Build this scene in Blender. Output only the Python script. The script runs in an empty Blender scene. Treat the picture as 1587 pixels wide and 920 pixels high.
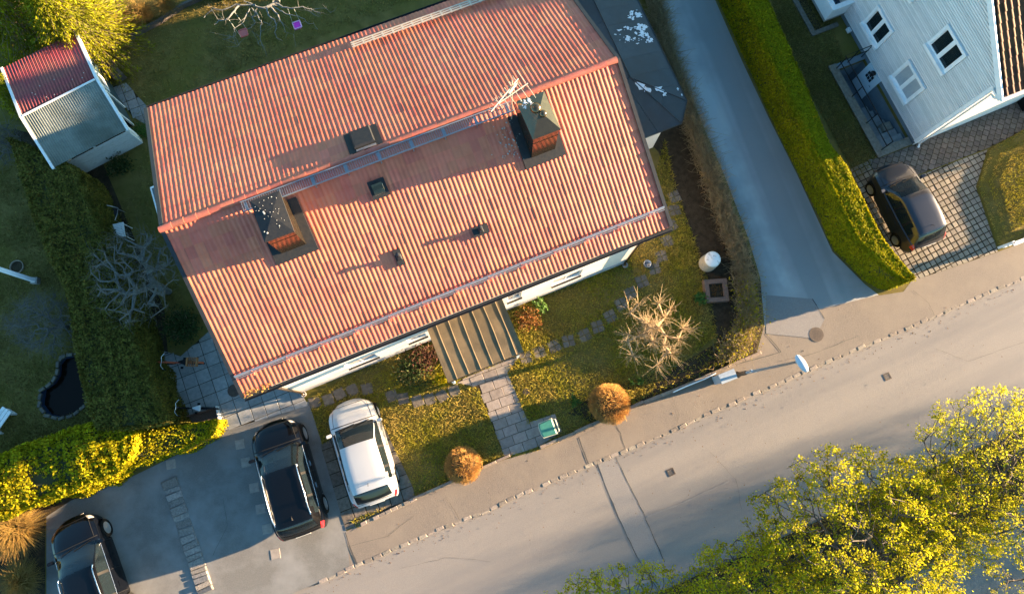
import bpy, bmesh, math, random
import numpy as np
from mathutils import Matrix, Vector
from mathutils.geometry import delaunay_2d_cdt
random.seed(7); RNG = np.random.default_rng(11)
S = bpy.context.scene
COL = S.collection
R_ = math.radians
# ------------------------------------------------------------------ camera
FPX, CAMH, NU, NV = 1076.5, 26.2, 774.0, 666.0      # focal length in photo pixels, height, foot of the camera in the photo
d_ = np.array([(NU-793.5)/FPX, -(NV-460)/FPX, -1.0]); d_ /= np.linalg.norm(d_)
Zc = -d_; Xc = np.array([1.0, 0, 0]); Xc -= Xc.dot(Zc)*Zc; Xc /= np.linalg.norm(Xc); Yc = np.cross(Zc, Xc)
RC = np.stack([Xc, Yc, Zc])
cam = bpy.data.objects.new('camera', bpy.data.cameras.new('camera')); COL.objects.link(cam)
cam.data.sensor_width = 36.0; cam.data.lens = 36.0*FPX/1587.0; cam.data.clip_end = 2000; cam.data.clip_start = 0.5
cam.matrix_world = Matrix.Translation((0, 0, CAMH)) @ Matrix(RC.tolist()).to_4x4()
S.camera = cam
# ------------------------------------------------------------------ sky, sun, exposure
SUN_AZ, SUN_EL = R_(15.6), R_(8.0)
W = bpy.data.worlds.new("World"); S.world = W; W.use_nodes = True
sky = W.node_tree.nodes.new('ShaderNodeTexSky'); sky.sky_type = 'NISHITA'; sky.sun_disc = False
sky.sun_elevation = SUN_EL; sky.sun_rotation = math.pi/2 - SUN_AZ; sky.air_density = 1.0; sky.dust_density = 0.6; sky.ozone_density = 2.6
bg = W.node_tree.nodes['Background']; bg.inputs[1].default_value = 0.066
tint = W.node_tree.nodes.new('ShaderNodeMix'); tint.data_type = 'RGBA'; tint.blend_type = 'MULTIPLY'; tint.inputs[0].default_value = 1.0; tint.inputs[7].default_value = (.80, 1.04, 1.02, 1)
W.node_tree.links.new(sky.outputs[0], tint.inputs[6]); W.node_tree.links.new(tint.outputs[2], bg.inputs[0])
sl = bpy.data.lights.new('sun', 'SUN'); sl.energy = 5.0; sl.angle = R_(0.55); sl.color = (1.0, 0.70, 0.42)
so = bpy.data.objects.new('sun', sl); COL.objects.link(so)
sd = Vector((math.cos(SUN_AZ)*math.cos(SUN_EL), math.sin(SUN_AZ)*math.cos(SUN_EL), math.sin(SUN_EL)))
so.rotation_euler = sd.to_track_quat('Z', 'Y').to_euler(); so.location = (30, 10, 30)
vs = S.view_settings; vs.view_transform = 'Standard'; vs.look = 'None'; vs.gamma = 1; vs.exposure = 3.25
# ------------------------------------------------------------------ helpers
def G(u, v, z=0.0):
    """the place at height z that the photograph shows at pixel (u, v)"""
    r = RC @ np.array([(u-793.5)/FPX, -(v-460)/FPX, -1.0]); t = (CAMH-z)/-r[2]
    return np.array([r[0]*t, r[1]*t, z])
def PL(pts, z=0.0): return [tuple(G(u, v, z)[:2]) for u, v in pts]
def inpoly(P, poly):
    P = np.asarray(P); x, y = P[:, 0], P[:, 1]; r = np.zeros(len(P), bool); n = len(poly)
    for i in range(n):
        x1, y1 = poly[i][:2]; x2, y2 = poly[(i+1) % n][:2]
        if y1 == y2: continue
        c = ((y1 > y) != (y2 > y)) & (x < (x2-x1)*(y-y1)/(y2-y1)+x1); r ^= c
    return r
class MB:
    """collects shapes, builds ONE mesh"""
    def __init__(s): s.v = []; s.f = []; s.n = 0; s.rnd = []
    def add(s, vs_, fs_):
        b = s.n; s.v.extend([tuple(map(float, p)) for p in vs_]); s.n += len(vs_)
        s.f.extend([tuple(b+i for i in f) for f in fs_]); return s
    def box(s, x0, x1, y0, y1, z0, z1, M=None):
        v = [(x, y, z) for z in (z0, z1) for y in (y0, y1) for x in (x0, x1)]
        if M is not None: v = [tuple(M @ Vector(p)) for p in v]
        return s.add(v, [(0, 2, 3, 1), (4, 5, 7, 6), (0, 1, 5, 4), (2, 6, 7, 3), (0, 4, 6, 2), (1, 3, 7, 5)])
    def prism(s, poly, z0, z1, bev=0.0):
        """poly ccw or cw list of xy; optional chamfer of the top"""
        a = sum(poly[i][0]*poly[(i+1) % len(poly)][1]-poly[(i+1) % len(poly)][0]*poly[i][1] for i in range(len(poly)))
        if a < 0: poly = poly[::-1]
        n = len(poly); c = np.mean(np.array([p[:2] for p in poly]), 0)
        v = [(p[0], p[1], z0) for p in poly]
        if bev:
            v += [(p[0], p[1], z1-bev) for p in poly]
            for p in poly:
                d = c-np.array(p[:2]); L = np.linalg.norm(d); q = np.array(p[:2])+d/L*bev*1.4; v.append((q[0], q[1], z1))
            f = [tuple(range(2*n, 3*n)), tuple(range(n-1, -1, -1))]
            for k in (0, 1): f += [(k*n+i, k*n+(i+1) % n, (k+1)*n+(i+1) % n, (k+1)*n+i) for i in range(n)]
        else:
            v += [(p[0], p[1], z1) for p in poly]
            f = [tuple(range(n, 2*n)), tuple(range(n-1, -1, -1))]+[(i, (i+1) % n, n+(i+1) % n, n+i) for i in range(n)]
        return s.add(v, f)
    def tube(s, pts, r, k=6, cap=True):
        pts = [Vector(p) for p in pts]; n = len(pts)
        rr = list(r) if hasattr(r, '__len__') else [r]*n
        b = s.n; vs_ = []
        for i, p in enumerate(pts):
            d = (pts[min(i+1, n-1)]-pts[max(i-1, 0)])
            if d.length < 1e-9: d = Vector((0, 0, 1))
            d.normalize(); a = d.cross(Vector((0, 0, 1)) if abs(d.z) < .9 else Vector((1, 0, 0))).normalized(); c = d.cross(a)
            for j in range(k):
                t = 2*math.pi*j/k; vs_.append(p+(a*math.cos(t)+c*math.sin(t))*rr[i])
        fs_ = [(i*k+j, i*k+(j+1) % k, (i+1)*k+(j+1) % k, (i+1)*k+j) for i in range(n-1) for j in range(k)]
        if cap: fs_ += [tuple(range(k)), tuple((n-1)*k+j for j in range(k-1, -1, -1))]
        return s.add(vs_, fs_)
    def lathe(s, prof, k=20, M=None):
        """prof: list of (r, z)"""
        v = [(r*math.cos(2*math.pi*j/k), r*math.sin(2*math.pi*j/k), z) for r, z in prof for j in range(k)]
        if M is not None: v = [tuple(M @ Vector(p)) for p in v]
        n = len(prof); f = [(i*k+j, i*k+(j+1) % k, (i+1)*k+(j+1) % k, (i+1)*k+j) for i in range(n-1) for j in range(k)]
        f += [tuple(range(k-1, -1, -1)), tuple((n-1)*k+j for j in range(k))]
        return s.add(v, f)
    def mesh(s, name, smooth=False):
        m = bpy.data.meshes.new(name); m.from_pydata(s.v, [], s.f); m.validate(clean_customdata=False)
        if smooth: m.polygons.foreach_set('use_smooth', [True]*len(m.polygons))
        if s.rnd and len(s.rnd) == len(m.polygons):
            a = m.attributes.new('rnd', 'FLOAT', 'FACE'); a.data.foreach_set('value', s.rnd)
        m.update(); return m
def npmesh(name, V, F, rnd=None, smooth=False):
    """V (n,3), F (m,k) arrays -> mesh, quickly"""
    m = bpy.data.meshes.new(name); V = np.ascontiguousarray(V, np.float32); F = np.ascontiguousarray(F, np.int32); k = F.shape[1]
    m.vertices.add(len(V)); m.vertices.foreach_set('co', V.ravel())
    m.loops.add(F.size); m.loops.foreach_set('vertex_index', F.ravel())
    m.polygons.add(len(F)); m.polygons.foreach_set('loop_start', np.arange(0, F.size, k, dtype=np.int32))
    if smooth: m.polygons.foreach_set('use_smooth', np.ones(len(F), bool))
    m.update(calc_edges=True)
    if rnd is not None:
        a = m.attributes.new('rnd', 'FLOAT', 'FACE'); a.data.foreach_set('value', np.ascontiguousarray(rnd, np.float32))
    return m
# ------------------------------------------------------------------ materials
def lin(h):
    if isinstance(h, str):
        c = [int(h[i:i+2], 16)/255 for i in (0, 2, 4)]; return tuple(x/12.92 if x < .04045 else ((x+.055)/1.055)**2.4 for x in c)
    return tuple(h)
class NT:
    def __init__(s, m): s.t = m.node_tree; s.N = s.t.nodes; s.L = s.t.links
    def new(s, k, **kw):
        n = s.N.new(k)
        for a, b in kw.items(): setattr(n, a, b)
        return n
    def link(s, a, b): s.L.new(a, b)
MATS = {}
def mat(name, c1, c2=None, s=6.0, rough=.8, bump=0.0, bs=40.0, rv=0.0, big=None, bigs=.35, metal=0.0, coat=0.0, trans=0.0, spec=.5, lo=.35, hi=.65, stretch=None, emit=None, alpha=None, det=6.0, bigst=None):
    m = bpy.data.materials.new(name); m.use_nodes = True; n = NT(m); P = n.N['Principled BSDF']
    geo = n.new('ShaderNodeNewGeometry'); pos = geo.outputs['Position']
    if stretch:
        mp = n.new('ShaderNodeMapping', vector_type='TEXTURE'); mp.inputs['Rotation'].default_value = (0, 0, stretch[0]); mp.inputs['Scale'].default_value = tuple(1/q for q in stretch[1])
        n.link(pos, mp.inputs[0]); pos = mp.outputs[0]
    col = None
    rgb = n.new('ShaderNodeRGB'); rgb.outputs[0].default_value = (*lin(c1), 1); col = rgb.outputs[0]
    def noisemix(col, c2, sc, lo, hi, p, det=6.0):
        t = n.new('ShaderNodeTexNoise'); t.inputs['Scale'].default_value = sc; t.inputs['Detail'].default_value = det; t.inputs['Roughness'].default_value = .62
        n.link(p, t.inputs['Vector'])
        r = n.new('ShaderNodeMapRange'); r.inputs[1].default_value = lo; r.inputs[2].default_value = hi; n.link(t.outputs[0], r.inputs[0])
        x = n.new('ShaderNodeMix', data_type='RGBA'); n.link(r.outputs[0], x.inputs[0]); n.link(col, x.inputs[6]); x.inputs[7].default_value = (*lin(c2), 1)
        return x.outputs[2]
    if c2 is not None: col = noisemix(col, c2, s, lo, hi, pos, det)
    bp = geo.outputs['Position']
    if bigst:
        mp = n.new('ShaderNodeMapping', vector_type='TEXTURE'); mp.inputs['Rotation'].default_value = (0, 0, bigst[0]); mp.inputs['Scale'].default_value = tuple(1/q for q in bigst[1]); n.link(bp, mp.inputs[0]); bp = mp.outputs[0]
    if big is not None: col = noisemix(col, big, bigs, .42, .68, bp, 4.0)
    if rv:
        oi = n.new('ShaderNodeObjectInfo'); at = n.new('ShaderNodeAttribute'); at.attribute_name = 'rnd'
        ad = n.new('ShaderNodeMath', operation='ADD'); n.link(oi.outputs['Random'], ad.inputs[0]); n.link(at.outputs['Fac'], ad.inputs[1])
        fr = n.new('ShaderNodeMath', operation='FRACT'); n.link(ad.outputs[0], fr.inputs[0])
        mr = n.new('ShaderNodeMapRange'); mr.inputs[3].default_value = 1-rv; mr.inputs[4].default_value = 1+rv; n.link(fr.outputs[0], mr.inputs[0])
        hs = n.new('ShaderNodeHueSaturation'); n.link(mr.outputs[0], hs.inputs['Value']); n.link(col, hs.inputs['Color']); col = hs.outputs[0]
        m2 = n.new('ShaderNodeMapRange'); m2.inputs[3].default_value = .5-rv*.05; m2.inputs[4].default_value = .5+rv*.05
        ml = n.new('ShaderNodeMath', operation='MULTIPLY'); ml.inputs[1].default_value = 7.31; n.link(fr.outputs[0], ml.inputs[0])
        f2 = n.new('ShaderNodeMath', operation='FRACT'); n.link(ml.outputs[0], f2.inputs[0]); n.link(f2.outputs[0], m2.inputs[0]); n.link(m2.outputs[0], hs.inputs['Hue'])
    n.link(col, P.inputs['Base Color'])
    P.inputs['Roughness'].default_value = rough; P.inputs['Metallic'].default_value = metal
    P.inputs['Coat Weight'].default_value = coat; P.inputs['Coat Roughness'].default_value = .03
    P.inputs['Specular IOR Level'].default_value = spec
    if bump:
        t = n.new('ShaderNodeTexNoise'); t.inputs['Scale'].default_value = bs; t.inputs['Detail'].default_value = 8; n.link(pos, t.inputs['Vector'])
        b = n.new('ShaderNodeBump'); b.inputs['Strength'].default_value = min(1, bump); b.inputs['Distance'].default_value = .02*max(1, bump); n.link(t.outputs[0], b.inputs['Height']); n.link(b.outputs[0], P.inputs['Normal'])
    out = n.N['Material Output']
    if trans:
        tr = n.new('ShaderNodeBsdfTranslucent'); n.link(col, tr.inputs['Color']); mx = n.new('ShaderNodeMixShader'); mx.inputs[0].default_value = trans
        n.link(P.outputs[0], mx.inputs[1]); n.link(tr.outputs[0], mx.inputs[2]); n.link(mx.outputs[0], out.inputs[0])
    MATS[name] = m; return m
def glassmat(name, tint, opac=.55, rough=.02):
    """thin tinted glass: reflects by Fresnel, lets a tinted part of the light through"""
    m = bpy.data.materials.new(name); m.use_nodes = True; n = NT(m); P = n.N['Principled BSDF']; out = n.N['Material Output']
    P.inputs['Base Color'].default_value = (*lin(tint), 1); P.inputs['Roughness'].default_value = rough; P.inputs['Specular IOR Level'].default_value = .7
    tr = n.new('ShaderNodeBsdfTransparent'); tr.inputs[0].default_value = (.8, .85, .85, 1)
    fr = n.new('ShaderNodeFresnel'); fr.inputs[0].default_value = 1.5
    mr = n.new('ShaderNodeMapRange'); mr.inputs[3].default_value = opac; mr.inputs[4].default_value = 1; n.link(fr.outputs[0], mr.inputs[0])
    mx = n.new('ShaderNodeMixShader'); n.link(mr.outputs[0], mx.inputs[0]); n.link(tr.outputs[0], mx.inputs[1]); n.link(P.outputs[0], mx.inputs[2]); n.link(mx.outputs[0], out.inputs[0])
    return m
# ------------------------------------------------------------------ things and parts
def tag(o, label=None, cat=None, group=None, kind=None):
    for k, v in (('label', label), ('category', cat), ('group', group), ('kind', kind)):
        if v: o[k] = v
    return o
def link(name, me, m=None, parent=None, loc=None, rotz=None, mx=None, kind=None, label=None):
    o = bpy.data.objects.new(name, me); COL.objects.link(o)
    if m is not None and me is not None and not me.materials: me.materials.append(m)
    if parent is not None: o.parent = parent
    if mx is not None: o.matrix_local = mx
    else:
        if loc is not None: o.location = loc
        if rotz is not None: o.rotation_euler = (0, 0, rotz)
    if kind: o['kind'] = kind
    if label: o['label'] = label
    return o
def thing(name, label, cat, loc=(0, 0, 0), rotz=0.0, group=None, kind=None):
    o = link(name, None, loc=tuple(loc), rotz=rotz); tag(o, label, cat, group, kind); o.empty_display_size = .2
    o['_m'] = 0; del o['_m']; return o
def root_mx(o): return Matrix.Translation(o.location) @ Matrix.Rotation(o.rotation_euler[2], 4, 'Z')
def part(name, mb, m, parent, smooth=False, world=None, **kw):
    """mb in the local frame of parent, or (world=the thing) in world coordinates"""
    if world is not None:
        if isinstance(mb, MB):
            I = root_mx(world).inverted(); mb.v = [tuple(I @ Vector(p)) for p in mb.v]
        else: mb.transform(root_mx(world).inverted())
    me = mb.mesh(name, smooth) if isinstance(mb, MB) else mb
    return link(name, me, m, parent, **kw)
def solo(name, mb, m, label, cat, smooth=False, group=None, kind=None):
    me = mb.mesh(name, smooth) if isinstance(mb, MB) else mb
    o = link(name, me, m); tag(o, label, cat, group, kind); return o
def struct(name, mb, m, smooth=False):
    me = mb.mesh(name, smooth) if isinstance(mb, MB) else mb
    return tag(link(name, me, m), kind='structure')
def dup(root, loc, rotz=None, label=None, group=None):
    r = root.copy(); COL.objects.link(r); r.location = loc
    if rotz is not None: r.rotation_euler = (0, 0, rotz)
    if label: r['label'] = label
    if group: r['group'] = group
    for ch in list(root.children):
        c = ch.copy(); COL.objects.link(c); c.parent = r; c.matrix_parent_inverse = ch.matrix_parent_inverse.copy()
        for g in ch.children:
            d = g.copy(); COL.objects.link(d); d.parent = c
    return r
def sheetmesh(name, poly, z, holes=(), skirt=0.0, dens=None):
    """a flat sheet bounded by poly with holes, skirt hanging down from its outline"""
    vs_ = []; es = []
    for lp in [poly, *holes]:
        b = len(vs_); vs_ += [Vector((p[0], p[1])) for p in lp]; es += [(b+i, b+(i+1) % len(lp)) for i in range(len(lp))]
    r = delaunay_2d_cdt(vs_, es, [], 0, 1e-5)
    V = [(p.x, p.y, z) for p in r[0]]; T = [t for t in r[2]]
    c = np.array([np.mean([V[i][:2] for i in t], 0) for t in T]); ok = inpoly(c, poly)
    for h in holes: ok &= ~inpoly(c, h)
    m = MB(); m.add(V, [tuple(t) for t, k in zip(T, ok) if k])
    if skirt:
        for lp in [poly, *holes]:
            for i in range(len(lp)):
                a, b = lp[i], lp[(i+1) % len(lp)]; m.add([(a[0], a[1], z), (b[0], b[1], z), (b[0], b[1], z-skirt), (a[0], a[1], z-skirt)], [(0, 1, 2, 3)])
    return m
def quads(C, N, size, asp=.6, spin=True, fold=0.0):
    """leaf quads at C facing N; returns V, F"""
    C = np.asarray(C); n = len(C); N = N/np.maximum(1e-9, np.linalg.norm(N, axis=1, keepdims=True))
    r = RNG.normal(size=(n, 3)); A = np.cross(N, r); A /= np.maximum(1e-9, np.linalg.norm(A, axis=1, keepdims=True)); B = np.cross(N, A)
    s = (size*RNG.uniform(.65, 1.35, n))[:, None]
    V = np.stack([C-A*s, C-B*s*asp+A*s*.15, C+A*s, C+B*s*asp+A*s*.15], 1).reshape(-1, 3)
    return V, np.arange(4*n).reshape(n, 4)
def offs(poly, d):
    """outline shrunk towards its middle by about d"""
    c = np.mean(np.array(poly), 0); o = []
    for p in poly:
        q = np.array(p)-c; L = np.linalg.norm(q); o.append(tuple(c+q*(1-d/L)))
    return o
# ------------------------------------------------------------------ material list
M_ = {}
def mm(k, *a, **kw): M_[k] = mat(k, *a, **kw); return M_[k]
mm('asphalt_road', (.165, .15, .138), (.225, .208, .19), s=42, rough=.9, bump=.5, bs=120, big=(.148, .14, .137), bigs=.9, bigst=(R_(24), (.07, .8, 1)), det=4, lo=.3, hi=.7)
mm('asphalt_walk', (.125, .105, .088), (.185, .158, .132), s=30, rough=.92, bump=.7, bs=90, big=(.185, .155, .125), bigs=.7, det=5, lo=.3, hi=.7)
mm('asphalt_drive', (.105, .105, .10), (.155, .15, .14), s=30, rough=.9, bump=.6, bs=100, big=(.195, .195, .19), bigs=.7, det=5, lo=.3, hi=.7)
mm('asphalt_lane', (.21, .225, .225), (.37, .38, .37), s=.55, rough=.8, bump=.5, bs=110, big=(.20, .21, .21), bigs=.3, stretch=(R_(108), (.03, 1.0, 1)), det=3, lo=.42, hi=.6)
mm('asphalt_patch', (.165, .155, .15), (.21, .20, .19), s=34, rough=.9, bump=.4, bs=110, det=4)
mm('tar', (.05, .048, .045), rough=.7)
mm('lawn', (.09, .075, .02), (.17, .13, .042), s=1.6, rough=1, bump=.8, bs=35, big=(.12, .105, .022), bigs=.5, det=9, spec=.1)
mm('soil', (.028, .022, .014), (.06, .045, .028), s=5, rough=1, bump=1.2, bs=30, det=9, spec=.1)
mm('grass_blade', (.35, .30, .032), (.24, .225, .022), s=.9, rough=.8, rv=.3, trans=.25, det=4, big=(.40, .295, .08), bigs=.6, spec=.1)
mm('grass_shade', (.17, .145, .036), (.23, .18, .06), s=.9, rough=.8, rv=.4, trans=.25, spec=.1)  # darker copy of the blade colour, for lawns that lie in shade
mm('slab_grey', (.19, .20, .20), (.27, .27, .265), s=7, rough=.9, bump=.4, bs=60, rv=.18)
mm('slab_path', (.20, .17, .145), (.27, .23, .20), s=6, rough=.9, bump=.4, bs=60, rv=.16)
mm('slab_mossy', (.10, .085, .065), (.17, .145, .12), s=9, rough=.95, bump=.5, bs=50, rv=.2)
mm('paver_red', (.095, .075, .06), (.14, .112, .09), s=9, rough=.9, bump=.4, bs=60, rv=.25)
mm('paver_grid', (.25, .21, .155), (.19, .165, .13), s=8, rough=.9, bump=.4, bs=60, rv=.2)
mm('kerbstone', (.27, .225, .18), (.17, .145, .12), s=14, rough=.9, bump=.6, bs=50, rv=.25)
mm('sett', (.13, .12, .11), (.24, .215, .19), s=16, rough=.9, bump=.9, bs=35, rv=.25)
mm('stone_edge', (.25, .19, .14), (.17, .14, .11), s=9, rough=.9, bump=.5, bs=40, rv=.2)
mm('iron', (.035, .033, .032), (.06, .05, .045), s=15, rough=.6, bump=.4, bs=90, metal=.4)
mm('rusty', (.05, .035, .028), (.08, .055, .04), s=12, rough=.75, bump=.3, bs=80)
mm('tile', (.555, .137, .075), (.48, .112, .06), s=4, rough=.52, bump=.15, bs=90, rv=.11, big=(.575, .16, .09), bigs=.45, spec=.4)
mm('ridge', (.46, .135, .085), (.38, .105, .065), s=5, rough=.65, bump=.3, bs=60, rv=.1)
mm('underlay', (.05, .025, .02), rough=.9)
mm('white_wall', (.78, .75, .70), (.70, .67, .62), s=1.2, rough=.9, bump=.12, bs=120)
mm('plinth', (.36, .38, .40), (.28, .29, .30), s=4, rough=.9, bump=.3, bs=70)
mm('white_paint', (.80, .80, .79), (.70, .71, .72), s=5, rough=.55)
mm('worn_white', (.68, .70, .70), (.40, .43, .40), s=5, rough=.75, lo=.5, hi=.8, stretch=(R_(24), (1, 9, 4)))
mm('dark_metal', (.013, .016, .020), (.022, .024, .026), s=6, rough=.45, spec=.4)
mm('brown_metal', (.13, .095, .06), (.17, .12, .07), s=5, rough=.22, metal=.9)
mm('flashing', (.014, .017, .021), (.026, .026, .026), s=9, rough=.6, spec=.25)
mm('galv', (.42, .44, .46), (.34, .36, .38), s=10, rough=.38, metal=.75)
mm('antenna', (.55, .47, .36), rough=.45, metal=.4)
mm('lichen', (.45, .43, .39), (.33, .33, .30), s=40, rough=1)
mm('tin_roof', (.024, .034, .040), (.036, .046, .052), s=3.5, rough=.5, spec=.35, rv=.16, big=(.03, .032, .032), bigs=.9)
mm('peel', (.66, .68, .70), (.5, .52, .54), s=9, rough=.8)
mm('bitumen', (.135, .10, .058), (.175, .13, .075), s=2.5, rough=.85, bump=.4, bs=60, big=(.105, .082, .05), bigs=1.1, spec=.15)
mm('glass_dark', (.012, .02, .028), rough=.03, spec=.8)
mm('curtain', (.30, .33, .36), (.36, .39, .41), s=4, rough=.4)
mm('siding', (.68, .655, .64), (.60, .585, .575), s=3, rough=.7, rv=.10, stretch=(R_(-67), (1, 6, 3)))
mm('grey_wall', (.14, .18, .21), (.11, .14, .165), s=2.5, rough=.9, bump=.4, bs=60)
mm('brown_tile', (.085, .034, .016), (.13, .052, .024), s=6, rough=.7, bump=.3, bs=60, rv=.3, big=(.06, .026, .014), bigs=2, spec=.15)
mm('door_white', (.62, .72, .78), rough=.5)
mm('black_metal', (.006, .006, .007), rough=.5, spec=.3)
mm('concrete', (.30, .285, .265), (.22, .21, .20), s=6, rough=.9, bump=.5, bs=50)
mm('red_sheet', (.32, .05, .055), (.25, .045, .045), s=3, rough=.55, big=(.26, .085, .06), bigs=1.2, rv=.05)
mm('grey_sheet', (.15, .17, .15), (.21, .235, .21), s=3, rough=.9, bump=.4, bs=50, big=(.11, .125, .105), bigs=1.0)
mm('teal_board', (.02, .045, .055), rough=.6)
mm('old_wood', (.07, .055, .045), (.12, .10, .085), s=7, rough=.85, bump=.4, bs=60, stretch=(R_(24), (12, 2, 8)))
mm('planter_wood', (.11, .07, .05), (.15, .10, .075), s=10, rough=.85, bump=.4)
mm('lamp_white', (.42, .47, .52), rough=.35)
mm('steel_grey', (.25, .28, .31), (.21, .235, .26), s=6, rough=.5, metal=.2)
mm('cabinet', (.30, .36, .41), (.26, .31, .36), s=7, rough=.5)
mm('bin_green', (.03, .16, .12), (.04, .19, .145), s=8, rough=.45)
mm('bin_rim', (.55, .52, .38), rough=.5)
mm('drum', (.42, .36, .27), (.36, .31, .23), s=8, rough=.6)
mm('drum_top', (.66, .67, .66), (.42, .41, .39), s=5, rough=.6, lo=.55, hi=.6)
mm('bark', (.07, .055, .042), (.12, .10, .08), s=12, rough=.95, bump=.6, bs=40)
mm('bark_pale', (.17, .17, .16), (.09, .095, .09), s=14, rough=.95, bump=.5, bs=40)
mm('bark_tan', (.44, .32, .17), (.28, .20, .11), s=14, rough=.9, bump=.4, bs=50)
mm('twig_grey', (.10, .095, .085), (.15, .14, .12), s=8, rough=.95)
mm('twig_brown', (.30, .22, .11), (.20, .155, .08), s=6, rough=.9, rv=.3)
mm('twig_orange', (.55, .32, .095), (.40, .21, .06), s=5, rough=.85, rv=.35, trans=.1, spec=.1)
mm('straw', (.36, .22, .04), (.27, .17, .045), s=6, rough=.8, rv=.3, trans=.2)
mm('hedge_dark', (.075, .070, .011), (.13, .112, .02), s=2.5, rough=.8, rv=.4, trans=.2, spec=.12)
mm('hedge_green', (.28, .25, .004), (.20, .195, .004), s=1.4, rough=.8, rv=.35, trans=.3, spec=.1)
mm('hedge_core', (.03, .032, .008), rough=1)
mm('leaf_yellow', (.32, .27, .004), (.21, .20, .005), s=1.6, rough=.75, rv=.35, trans=.35, spec=.1)
mm('leaf_spring', (.41, .375, .014), (.29, .285, .010), s=.8, rough=.75, rv=.35, trans=.5, spec=.1)
mm('leaf_spring_pale', (.41, .385, .025), (.30, .30, .016), s=.8, rough=.75, rv=.3, trans=.5, spec=.1)
mm('leaf_conifer', (.26, .25, .005), (.13, .145, .006), s=1.1, rough=.75, rv=.35, trans=.3, spec=.1)
mm('leaf_green', (.06, .13, .018), (.04, .09, .014), s=6, rough=.6, rv=.3, trans=.25, spec=.2)
mm('leaf_dark', (.020, .036, .008), (.036, .052, .012), s=5, rough=.7, rv=.35, trans=.15, spec=.15)
mm('leaf_rust', (.15, .065, .016), (.10, .045, .014), s=6, rough=.9, rv=.35, trans=.15, spec=.1)
mm('leaf_maroon', (.055, .022, .014), (.035, .018, .012), s=6, rough=.9, rv=.35, spec=.1)
mm('step_stone', (.095, .085, .07), (.13, .115, .095), s=9, rough=.95, bump=.5, bs=50, rv=.2)
mm('water', (.010, .006, .004), rough=.08, spec=.12)
mm('pond_liner', (.02, .045, .09), rough=.4)
mm('pink', (.62, .03, .45), rough=.4); mm('pink_rim', (.72, .45, .66), rough=.4)
mm('coral', (.50, .12, .10), rough=.5); mm('rope', (.35, .38, .34), rough=.9); mm('blue_rope', (.05, .17, .42), rough=.8)
mm('rubber', (.006, .006, .006), rough=.85, spec=.2); mm('chrome', (.62, .63, .64), rough=.15, metal=1.0); mm('alloy', (.45, .47, .49), rough=.3, metal=.8)
mm('orange_paint', (.45, .085, .03), rough=.4); mm('wicker', (.33, .14, .05), rough=.8)
mm('dark_cloth', (.018, .018, .02), rough=.8); mm('seat_grey', (.42, .47, .50), rough=.6)
mm('paint_black', (.002, .0022, .003), rough=.25, coat=.55, spec=.1)
mm('paint_white', (.38, .385, .39), rough=.3, coat=.7)
mm('paint_grey', (.020, .021, .028), rough=.28, metal=.2, coat=.8, spec=.3)
mm('paint_dark', (.002, .0025, .004), rough=.2, coat=.6, spec=.1)
mm('plastic', (.005, .005, .0055), rough=.6, spec=.2); mm('tail_red', (.35, .012, .015), rough=.15, coat=1); mm('lamp_clear', (.5, .5, .5), rough=.08, coat=1, metal=.3)
mm('interior', (.008, .008, .009), (.012, .012, .013), s=8, rough=.8, spec=.2); mm('plate', (.75, .75, .72), rough=.4); mm('gap', (.004, .004, .004), rough=.9)
M_['car_glass'] = glassmat('car_glass', (.010, .016, .020), .68)
M_['window_glass'] = glassmat('window_glass', (.02, .03, .035), .5)
# ------------------------------------------------------------------ the ground
KERB = [(-420, 1330), (60, 1105), (300, 992), (440, 925), (542, 880), (683, 818), (750, 793), (813, 763), (917, 719), (1050, 663), (1086, 645), (1190, 601), (1300, 552), (1342, 535), (1404, 509), (1443, 492), (1513, 461), (1577, 434), (1680, 391), (1950, 278)]
FAR = [(-100, 1440), (420, 1195), (800, 1020), (1093, 885), (1155, 859), (1400, 745), (1587, 662), (1950, 500)]
kerb = PL(KERB); far = PL(FAR, -.1)
def ext(a, b, d): a = np.array(a); b = np.array(b); v = (b-a)/np.linalg.norm(b-a); return tuple(b+v*d)
kL, kR = ext(kerb[1], kerb[0], 130), ext(kerb[-2], kerb[-1], 130); fL, fR = ext(far[1], far[0], 130), ext(far[-2], far[-1], 130)
struct('ground', MB().box(-260, 260, -260, 260, -2.6, -1.75), M_['lawn'])
struct('road', sheetmesh('road', [kL, *kerb, kR, fR, *far[::-1], fL], -.10), M_['asphalt_road'])
O2 = G(1413, 224)[:2]; A2 = R_(23.0)
def w2(x, y): return (O2[0]+math.cos(A2)*x-math.sin(A2)*y, O2[1]+math.sin(A2)*x+math.cos(A2)*y)
WELL = [w2(-1.30, .30), w2(0.02, .30), w2(0.02, 4.05), w2(-1.30, 4.05)]
POND = PL([(97, 554), (116, 549), (128, 558), (137, 586), (141, 608), (131, 627), (113, 642), (91, 647), (73, 642), (62, 627), (65, 604), (81, 593), (89, 580), (90, 563)])
struct('lawn', sheetmesh('lawn', [kL, *kerb, kR, (240, 150), (160, 240), (-200, 240), (-240, 0)], 0.0, holes=[WELL, POND], skirt=.15), M_['lawn'])
struct('verge', sheetmesh('verge', [fL, *far, fR, (200, -150), (-100, -150)], -.03, skirt=.1), M_['soil'])
yardp = PL([(1300, 975), (1446, 868), (1527, 816), (1640, 745), (1760, 800), (1500, 1100)], -.02)
struct('car_park', sheetmesh('car_park', yardp, -.02), M_['asphalt_drive'])
PAVE = [(535, 824), (556, 812), (640, 774), (700, 748), (781, 712), (836, 697), (985, 631), (1060, 600), (1115, 576), (1172, 549), (1184, 505), (1270, 478), (1360, 458), (1400, 452), (1412, 436), (1545, 391), (1680, 338), (1950, 220)]
struct('pavement', sheetmesh('pavement', PL(PAVE)+kerb[4:][::-1], .004), M_['asphalt_walk'])
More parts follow.
